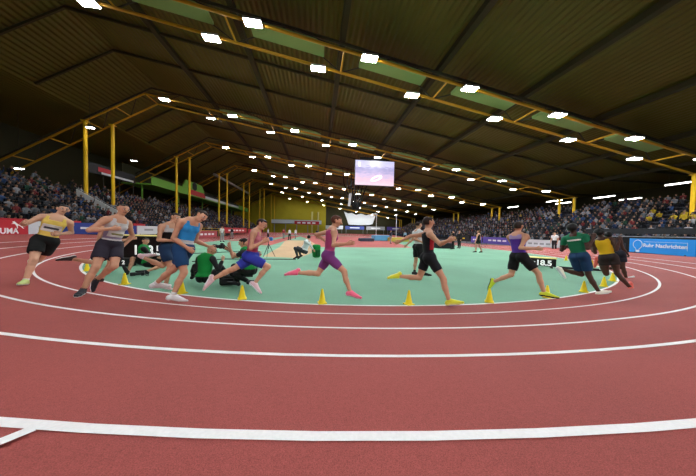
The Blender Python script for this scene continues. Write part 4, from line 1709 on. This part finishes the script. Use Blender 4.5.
# ------------------------------------------------------------------ cones
bm = B()
lathe(bm, [(.08, .0), (.08, .018), (.072, .022), (.018, .285), (.01, .29)], 20)
cone_me = bpy.data.meshes.new('cone_body'); bm.to_mesh(cone_me); bm.free(); cone_me.materials.append(M_YEL)
for p_ in cone_me.polygons: p_.use_smooth = len(p_.vertices) == 4
bm = B(); box(bm, (0, 0, .01), (.17, .17, .02), bev=.006)
base_me = bpy.data.meshes.new('cone_base'); bm.to_mesh(base_me); bm.free(); base_me.materials.append(M_YEL)
CONES = [((124, 284.5), 'yellow cone at the inner track edge between the white-vested runner and timing board'), ((172, 296), 'yellow cone at the inner track edge behind the blue-vested runner'), ((241, 299.5), 'yellow cone at the inner track edge under the royal blue shorts'),
         ((322, 303.5), 'yellow cone at the inner track edge below the magenta-suited runner'), ((410, 305.5), 'yellow cone at the inner track edge below the black and red suit'), ((493, 303.5), 'yellow cone at the inner track edge below the lime rear shoe'),
         ((553, 299), 'yellow cone at the inner track edge beyond the lime front shoe'), ((592, 293.5), 'yellow cone at the inner track edge beside the green-shirted runner'), ((611, 287.5), 'yellow cone between the green-shirted and yellow-vested runners, nearer of two'),
         ((616.5, 281.5), 'yellow cone between the green-shirted and yellow-vested runners, farther of two'), ((592, 266), 'small yellow cone far round the bend behind the green shirt'), ((566, 260.5), 'smallest yellow cone, far off beyond the small timing board'),
         ((87, 271), 'yellow cone half hidden behind the white-vested runner')]
proto = None
for (px, py), lab in CONES:
    p = at_z(px, py)
    d = np.hypot(p[0] - TCX, p[1] - TCY)
    if d > TR - .1:
        p[:2] = np.array([TCX, TCY]) + (p[:2] - np.array([TCX, TCY])) * (TR - .1) / d
    loc = (p[0], p[1], .001)
    if proto is None:
        proto = thing('marker_cone', lab, 'cone', loc, group='yellow cones along the inner track edge')
        obj('cone_body', cone_me, None, proto); obj('cone_base', base_me, None, proto)
    else:
        dup(proto, loc, RNG.uniform(0, 1), lab)

# ------------------------------------------------------------------ press gear
M_GLASS = mat('lens_glass', '1a2030', .1, spec=.8)


def camera_prop(label, loc, az, tele=.22):
    t = thing('photo_camera', label, 'camera', loc, az)
    bm = B(); box(bm, (0, 0, 0), (.075, .15, .1), bev=.015); box(bm, (0, 0, .065), (.06, .06, .04), bev=.01); obj('camera_body', bm, M_BLACK, t)
    bm = B(); tube(bm, [(.03, 0, 0), (.05 + tele * .5, 0, 0), (.05 + tele * .52, 0, 0), (.05 + tele, 0, 0)], [.038, .042, .05, .056], 14); obj('lens', bm, M_DK, t)
    bm = B(); tube(bm, [(.052 + tele, 0, 0), (.056 + tele, 0, 0)], .048, 14); obj('front_glass', bm, M_GLASS, t)
    bm = B(); tube(bm, [(0, -.075, .04), (-.1, -.1, -.05), (-.14, 0, -.1), (-.1, .1, -.05), (0, .075, .04)], .008, 5); obj('strap', bm, M_BLACK, t)
    return t


kp = next(o for o in bpy.data.objects if o.get('label', '').startswith('black-haired photographer'))
hy = kp.location.y - .1
p = at_y(222, 246.5, hy - .1)
camera_prop('black camera with lens held up by the kneeling photographer', p, 3.0, .16)
p = at_z(143, 276)
camera_prop('black camera lying on the green beside the seated photographer', (p[0], p[1], .075), 3.6)
p = at_z(229, 280)
t = camera_prop('black telephoto camera resting by the grey-capped photographer', (p[0] + .2, p[1] + .3, .06), .3, .3)
p = at_z(223, 284)
t = thing('camera_bag', 'black camera bag on the green at the kneeling photographer', 'bag', (p[0] + .15, p[1] - .05, .003), .3)
bm = B(); box(bm, (0, 0, .13), (.4, .26, .26), bev=.05); obj('bag_body', bm, M_BLACK, t)
bm = B(); box(bm, (0, -.13, .11), (.28, .06, .16), bev=.025); obj('front_pocket', bm, M_DK, t)
bm = B(); tube(bm, [(-.15, 0, .25), (-.1, 0, .36), (.1, 0, .36), (.15, 0, .25)], .012, 6); obj('carry_strap', bm, M_DK, t)
p = at_z(314.5, 257.5)
t = thing('green_bag', 'bright green press bag beside the crouching white-shirted man', 'bag', (p[0] + .1, p[1], .003), .5)
bm = B(); box(bm, (0, 0, .36), (.4, .34, .72), bev=.1); obj('bag_body', bm, V_GREEN, t)
bm = B(); box(bm, (0, -.18, .26), (.28, .1, .36), bev=.04); obj('front_pocket', bm, col('dark_green', '0b5a2c'), t)
for s in (-1, 1):
    bm = B(); tube(bm, [(s * .1, .15, .66), (s * .12, .27, .5), (s * .12, .26, .25), (s * .1, .16, .12)], .02, 6); obj('shoulder_strap', bm, M_DK, t)
# tripod
p = at_z(268.5, 257)
t = thing('tripod', 'black tripod with a small blue instrument standing on the infield', 'tripod', (p[0], p[1], 0))
for k in range(3):
    a = k * 2 * PI / 3 + .5
    bm = B(); tube(bm, [(0, 0, .72), (.36 * math.cos(a), .36 * math.sin(a), .003)], [.016, .01], 6); obj('leg', bm, M_DK, t)
bm = B(); tube(bm, [(0, 0, .45), (0, 0, .88)], .016, 8); obj('centre_column', bm, M_DK, t)
bm = B(); box(bm, (.08, 0, .98), (.26, .2, .2), bev=.02); obj('instrument', bm, col('instrument_blue', '3f7fd0', .5), t)
# cables
for lab, pts, r in (('thin black cable running over the green to the tripod', ((192, 262), (225, 259.5), (262, 259.5), (296, 259.8)), .018), ('second thin black cable on the green nearer the white official', ((188, 254), (215, 253), (240, 251.5)), .018),
                    ('thick black tube on the green, running on from the small timing board', ((558, 268.5), (580, 270), (606, 271.5)), .05)):
    bm = B()
    W_ = [at_z(*q) for q in pts]
    o = W_[0]
    tube(bm, [(q[0] - o[0], q[1] - o[1], r + .002) for q in W_], r, 8)
    e = obj('ground_cable', bm, M_DK)
    e.location = (o[0], o[1], .004)
    prop(e, lab, 'cable')

# ------------------------------------------------------------------ video screen
SCR = bpy.data.materials.new('screen_picture')
SCR.use_nodes = True
nt = SCR.node_tree
b = nt.nodes['Principled BSDF']
tc = nt.nodes.new('ShaderNodeTexCoord')
sp_ = nt.nodes.new('ShaderNodeSeparateXYZ')
nt.links.new(tc.outputs['Generated'], sp_.inputs[0])
nz = nt.nodes.new('ShaderNodeTexNoise'); nz.inputs['Scale'].default_value = 7; nz.inputs['Detail'].default_value = 5
mp = nt.nodes.new('ShaderNodeMapping'); mp.inputs['Scale'].default_value = (1, 1, 2.4)
nt.links.new(tc.outputs['Generated'], mp.inputs[0]); nt.links.new(mp.outputs[0], nz.inputs['Vector'])
ad = nt.nodes.new('ShaderNodeMath'); ad.operation = 'MULTIPLY_ADD'; ad.inputs[1].default_value = .5
nt.links.new(nz.outputs['Fac'], ad.inputs[0]); 
sb = nt.nodes.new('ShaderNodeMath'); sb.operation = 'SUBTRACT'; sb.inputs[1].default_value = .25
nt.links.new(sp_.outputs['Z'], sb.inputs[0]); nt.links.new(sb.outputs[0], ad.inputs[2])
cr = nt.nodes.new('ShaderNodeValToRGB')
els = cr.color_ramp.elements
els[0].position, els[0].color = 0, (*lin('f0d4e2'), 1)
els[1].position, els[1].color = 1, (*lin('c8c6ea'), 1)
for pos, cc in ((.22, 'e9c4d8'), (.4, 'd6bfe0'), (.55, 'b9acd6'), (.68, 'a79fd0'), (.8, 'd3cdf0')):
    e_ = els.new(pos); e_.color = (*lin(cc), 1)
nt.links.new(ad.outputs[0], cr.inputs['Fac'])
b.inputs['Base Color'].default_value = (.02, .02, .02, 1)
nt.links.new(cr.outputs['Color'], b.inputs['Emission Color'])
b.inputs['Emission Strength'].default_value = 1.15
Ys = 32.0
TL, BR_ = at_y(355.2, 159.4, Ys), at_y(393.8, 186.6, Ys)
x0_, x1_ = float(TL[0]), float(BR_[0])
zb, zt = float(BR_[2]), float(TL[2])
cx_, cz_ = (x0_ + x1_) / 2, (zb + zt) / 2
t = thing('video_screen', 'large lit video screen hanging from the roof truss above the infield', 'video screen', (cx_, Ys, zb), -.03)
W2_, H2_ = x1_ - x0_, zt - zb
bm = B(); box(bm, (0, .2, H2_ / 2), (W2_, .36, H2_ + .1), bev=.03); obj('screen_frame', bm, M_DK, t)
bm = B(); box(bm, (0, -.01, H2_ / 2), (W2_ - .12, .05, H2_ - .06)); pic = obj('display', bm, SCR, t)
bm = B()
tr_ = [(.25 + .85 * math.cos(a), -.04, 1.05 + .34 * math.sin(a) + .3 * math.cos(a)) for a in np.linspace(0, 2 * PI, 30)]
tube(bm, tr_, .035, 4)
tr_ = [(.25 + .6 * math.cos(a), -.04, 1.05 + .2 * math.sin(a) + .22 * math.cos(a)) for a in np.linspace(0, 2 * PI, 30)]
tube(bm, tr_, .03, 4)
obj('pictured_oval', bm, mat('screen_pale', 'f6f2fa', .5, emit=1.0), pic)
bm = B(); box(bm, (-W2_ * .39, -.04, H2_ * .83), (.28, .01, .55)); obj('pictured_panel', bm, mat('screen_pale', 'f6f2fa', .5, emit=1.0), pic)
for s in (-1, 1):
    bm = B(); tube(bm, [(s * W2_ * .42, .2, H2_), (s * W2_ * .42, .2, 13.6 - zb)], .05, 6); obj('hanging_rod', bm, M_DARKSTEEL, t)
bm = B(); box(bm, (0, .25, H2_ + .3), (W2_ * .75, .3, .35), bev=.02); obj('mount_box', bm, M_BLACK, t)
# dark V-shaped rigging behind the screen
t = thing('cable_rigging', 'black V-shaped bundle of hanging cables behind the video screen', 'rigging', (7.1, 40, 5.6))
for k, dx_ in enumerate((-2.6, -1.8, -1.0, -.3, .5, 1.4, 2.3)):
    bm = B()
    tube(bm, [(dx_, .1 * k, chord_z(7 + dx_) - 5.7), (dx_ * .9, .1 * k, 4.6), (dx_ * .42, .1 * k, 1.6), (dx_ * .2, 0, .0)], [.05, .1, .14, .1], 6)
    obj('hanging_cable', bm, M_BLACK, t)
t = thing('line_array_speaker', 'slim white speaker column hanging at the left of the dark rigging', 'speaker', (5.85, 39.6, 6.1))
bm = B(); box(bm, (0, 0, 1.15), (.42, .4, 2.3), Matrix.Rotation(.1, 3, 'Y'), bev=.04); obj('speaker_case', bm, M_WHITE, t)
bm = B(); tube(bm, [(0.1, 0, 2.3), (.15, 0, chord_z(6) - 6.1)], .03, 6); obj('hanging_cable', bm, M_BLACK, t)

# ------------------------------------------------------------------ green gallery over the left stand
M_GREENP = col('gallery_green', '6fa63a', .6)
ga, gb = 41.5, 94.0
gx, gz0, gz1 = -27.6, 8.9, 10.7
t = thing('press_gallery', 'long bright green gallery hung over the back of the left stand', 'gallery', (gx, ga, gz0))
bm = B(); box(bm, (-2.2, (gb - ga) / 2, -.1), (4.6, gb - ga, .2)); obj('floor_slab', bm, M_GREENP, t)
bm = B(); box(bm, (0, (gb - ga) / 2, .6), (.12, gb - ga, 1.2)); obj('front_parapet', bm, M_GREENP, t)
bm = B(); box(bm, (-4.4, (gb - ga) / 2, 1.6), (.12, gb - ga, 3.2)); obj('back_panel', bm, M_WALLD, t)
bm = B()
V_ = [(.1, 8.5, 1.2), (.1, 17.5, 1.2), (.1, 16.2, 2.9), (.1, 9.8, 2.9)]
for dxx in (0, -.2):
    pass
vs_ = [bm.verts.new((x - d_, yy, z)) for d_ in (0, .2) for x, yy, z in V_]
for f in ((0, 1, 2, 3), (7, 6, 5, 4), (0, 4, 5, 1), (1, 5, 6, 2), (2, 6, 7, 3), (3, 7, 4, 0)):
    bm.faces.new([vs_[i] for i in f])
bmesh.ops.recalc_face_normals(bm, faces=bm.faces)
obj('green_box_front', bm, M_GREENP, t)
bm = B()
lathe(bm, [(1.0, 0), (1.0, .1), (.7, .1)], 6)
win = obj('hexagon_window', bm, M_BLACK, t)
win.rotation_euler = (0, PI / 2, 0); win.location = (.06, 13, 2.05)
for k in range(6):
    bm = B(); tube(bm, [(-2.1, 1 + k * 10, -8.9), (-2.1, 1 + k * 10, -.2)], .11, 8)
    obj('support_post', bm, M_GREENP, t)
# red, black and white banner on the gallery
t, Lh = board('long banner, red then white below black, hung on the green gallery', (-27.40, 52.5), (-27.40, 82.5), 8.93, 1.1, M_ADWH, 'hanging_banner', 'banner', feet=False)
strip(t, 'red_section', Lh * .11, .55, Lh * .22, 1.1, M_ADRED)
strip(t, 'dark_section', Lh * .6, .88, Lh * .8, .5, M_DK)
t, Lh = board('dark banner with red and white streaks hung at the top of the left stand', (-29.2, 32.8), (-29.2, 40.4), 8.5, 1.35, M_ADBK, 'hanging_banner', 'banner', feet=False)
strip(t, 'red_section', Lh * .34, .7, Lh * .3, .6, M_ADRED)
strip(t, 'white_section', Lh * .6, .25, Lh * .7, .28, M_ADWH)
t2 = thing('banner_rail', 'grey rail on posts carrying the dark banner at the stand top', 'rail', (-29.45, 32.6, 0))
for z in (8.6, 9.7):
    bm = B(); tube(bm, [(0, 0, z), (0, 8, z)], .04, 6); obj('rail', bm, M_DARKSTEEL, t2)
for k in range(4):
    bm = B(); tube(bm, [(0, .2 + 2.5 * k, 0), (0, .2 + 2.5 * k, 9.75)], .05, 6); obj('post', bm, M_DARKSTEEL, t2)
# silver duct
t = thing('ventilation_duct', 'long silver ventilation duct hung under the left roof slope', 'duct', (-24, 56, 14.3))
bm = B(); tube(bm, [(0, 0, 0), (0, 26, 0)], .32, 14); obj('duct_pipe', bm, M_SILV, t)
for k in range(5):
    bm = B(); tube(bm, [(0, .5 + 6 * k, .3), (0, .5 + 6 * k, 2.0)], .03, 5); obj('hanging_rod', bm, M_DARKSTEEL, t)

# ------------------------------------------------------------------ far end of the hall
bm = B(); box(bm, (29, YF - .1, 7.5), (49.5, .2, 15)); struct('wall_far_panel', bm, M_WALLD)
t = thing('far_balcony', 'pale fronted spectator balcony at the far end wall', 'balcony', (-8.5, 97, 0))
bm = B(); box(bm, (0, 2, 4.6), (21, 4, .3)); obj('floor_slab', bm, M_CONC, t)
bm = B(); box(bm, (0, 0, 5.3), (21, .15, 1.5)); obj('front_parapet', bm, M_ADWH, t)
bm = B(); box(bm, (0, 4, 5.6), (21, .15, 1.6)); obj('back_panel', bm, M_GREY, t)
for k in range(5):
    bm = B(); tube(bm, [(-9.5 + 4.7 * k, 1, 0), (-9.5 + 4.7 * k, 1, 4.5)], .15, 8); obj('column', bm, M_GREY, t)
t, Lh = board('red and white banner hung on the far balcony front', (-9.5, 96.6), (1.0, 96.6), 4.2, 1.5, M_ADRED, 'hanging_banner', 'banner', feet=False)
for k in range(4):
    strip(t, 'print_block', Lh * (.18 + .2 * k), .75, Lh * .13, .6, M_WHITE)
for i, (x0_, x1_, m_, lab) in enumerate(((4, 12, M_ADWH, 'pale banner low on the far wall below the white fabric'), (13, 22, M_ADNAVY, 'navy banner low on the far wall below the white fabric'), (23, 32, M_GREY, 'grey banner low on the far wall behind the two pale posts'), (33, 44, M_ADPUR, 'blue violet banner low on the far wall beyond the posts'))):
    t, Lh = board(lab, (x0_, 101), (x1_, 101), 2.6, 1.6, m_, 'hanging_banner', 'banner', feet=False)
    strip(t, 'print_block', Lh / 2, .8, Lh * .5, .4, M_WHITE if i else M_DK)
    for xx in (.5, Lh - .5):
        bm = B(); tube(bm, [(xx, -2.6, -.1), (xx, 1.6, -.1)], .06, 6); obj('post', bm, M_GREY, t)
for xx in (-2.2, .6):
    t = thing('wall_pilaster_post', 'pale yellow upright post on the olive end wall, ' + ('left of two' if xx < 0 else 'right of two'), 'post', (xx, 104.6, 0))
    bm = B(); tube(bm, [(0, 0, 0), (0, 0, 10.5)], .4, 8); obj('pole', bm, mat('pale_yellow_paint', 'cfc27a', .6), t)
    bm = B(); box(bm, (0, 0, .1), (1.2, .9, .2)); obj('base_plate', bm, M_GREY, t)
# white fabric sheet
t = thing('hanging_fabric', 'wide white fabric sheet with scalloped top hung on the far wall', 'fabric sheet', (20, 104.6, 0))
tops = [at_y(px, py, 104.5) for px, py in ((344, 211.5), (348, 213.5), (352, 213), (356, 215), (361, 213.5), (366, 215.5), (371, 214), (376, 212.5))]
bots = [at_y(px, py, 104.5) for px, py in ((348.5, 224.5), (351, 225), (354, 225), (357.5, 225.2), (361, 225.2), (365, 225), (369, 225), (372.5, 224))]
bm = B()
rows = []
for k in range(6):
    f_ = k / 5
    rows.append([bm.verts.new((a[0] * (1 - f_) + b_[0] * f_ - 20, -.1 - .5 * math.sin(f_ * PI) - .25 * (i % 2), a[2] * (1 - f_) + b_[2] * f_)) for i, (a, b_) in enumerate(zip(tops, bots))])
for r0_, r1_ in zip(rows, rows[1:]):
    for i in range(len(r0_) - 1):
        bm.faces.new((r0_[i], r0_[i + 1], r1_[i + 1], r1_[i]))
bmesh.ops.recalc_face_normals(bm, faces=bm.faces)
f_o = obj('hanging_sheet', bm, mat('white_fabric', 'd8dcdc', .8), t)
for pl in f_o.data.polygons: pl.use_smooth = True
for i in (0, 2, 5, 7):
    bm = B(); tube(bm, [(tops[i][0] - 20, -.1, tops[i][2]), (tops[i][0] - 20, -.1, roof_z(tops[i][0]) - .1)], .03, 5); obj('hanging_cable', bm, M_DARKSTEEL, t)
for i, (lx_, tx) in enumerate(((14, 15), (24, 25))):
    ld = bpy.data.lights.new('fabric_spot', 'SPOT')
    ld.energy = 3000; ld.spot_size = 1.9; ld.spot_blend = .6; ld.shadow_soft_size = .2
    lo_ = bpy.data.objects.new('fabric_spot', ld); C.objects.link(lo_)
    lo_.location = (lx_, 93, 2.5)
    lo_.rotation_euler = (Vector((tx, 104.3, 8.5)) - Vector(lo_.location)).to_track_quat('-Z', 'Y').to_euler()
# two pale posts
for px, lab in ((376, 'tall pale post on the far infield, nearer the video screen'), (396, 'tall pale post on the far infield, nearer the right stand')):
    p = at_y(px, 237.5 if px < 380 else 238, 46)
    t = thing('upright_post', lab, 'post', (p[0], 46, 0))
    bm = B(); tube(bm, [(0, 0, .1), (0, 0, 5.6)], [.09, .06], 8); obj('pole', bm, M_ADWH, t)
    bm = B(); box(bm, (0, 0, .06), (1.0, .6, .12), bev=.02); obj('base_plate', bm, M_GREY, t)
    bm = B(); tube(bm, [(-.3, 0, 5.4), (.3, 0, 5.4)], .04, 6); obj('cross_arm', bm, M_ADWH, t)
# landing mats
for px, py, sx, sy, sz, c, lab in ((381, 240.6, 3.0, 2.4, .9, '5ea6cf', 'pale blue landing mat standing on the far infield'), (398, 241.4, 3.0, 2.2, .6, 'c9b24a', 'dull yellow landing mat beside the second pale post'), (366, 241.2, 2.2, 2, .45, '3c4254', 'dark landing mat on the far red area'),
                                   (441, 248, 1.5, 1.6, .5, '1c1d22', 'black equipment case at the edge of the green infield'), (412, 240.8, 3.0, 2.2, .5, 'a8a7a2', 'grey landing mat at the far edge of the infield')):
    p = at_z(px, py)
    if p[1] > 60:
        p = p * (60 / p[1])
    t = thing('landing_mat' if c != '1c1d22' else 'equipment_case', lab, 'mat' if c != '1c1d22' else 'case', (p[0], p[1], .01))
    bm = B(); box(bm, (0, 0, sz / 2), (sx, sy, sz), bev=.08); obj('mat_body', bm, col('mat_' + c, c), t)
    bm = B(); box(bm, (0, 0, sz + .02), (sx * .94, sy * .94, .05), bev=.02); obj('top_cover', bm, col('matt_' + c, c, .5), t)
#@@END
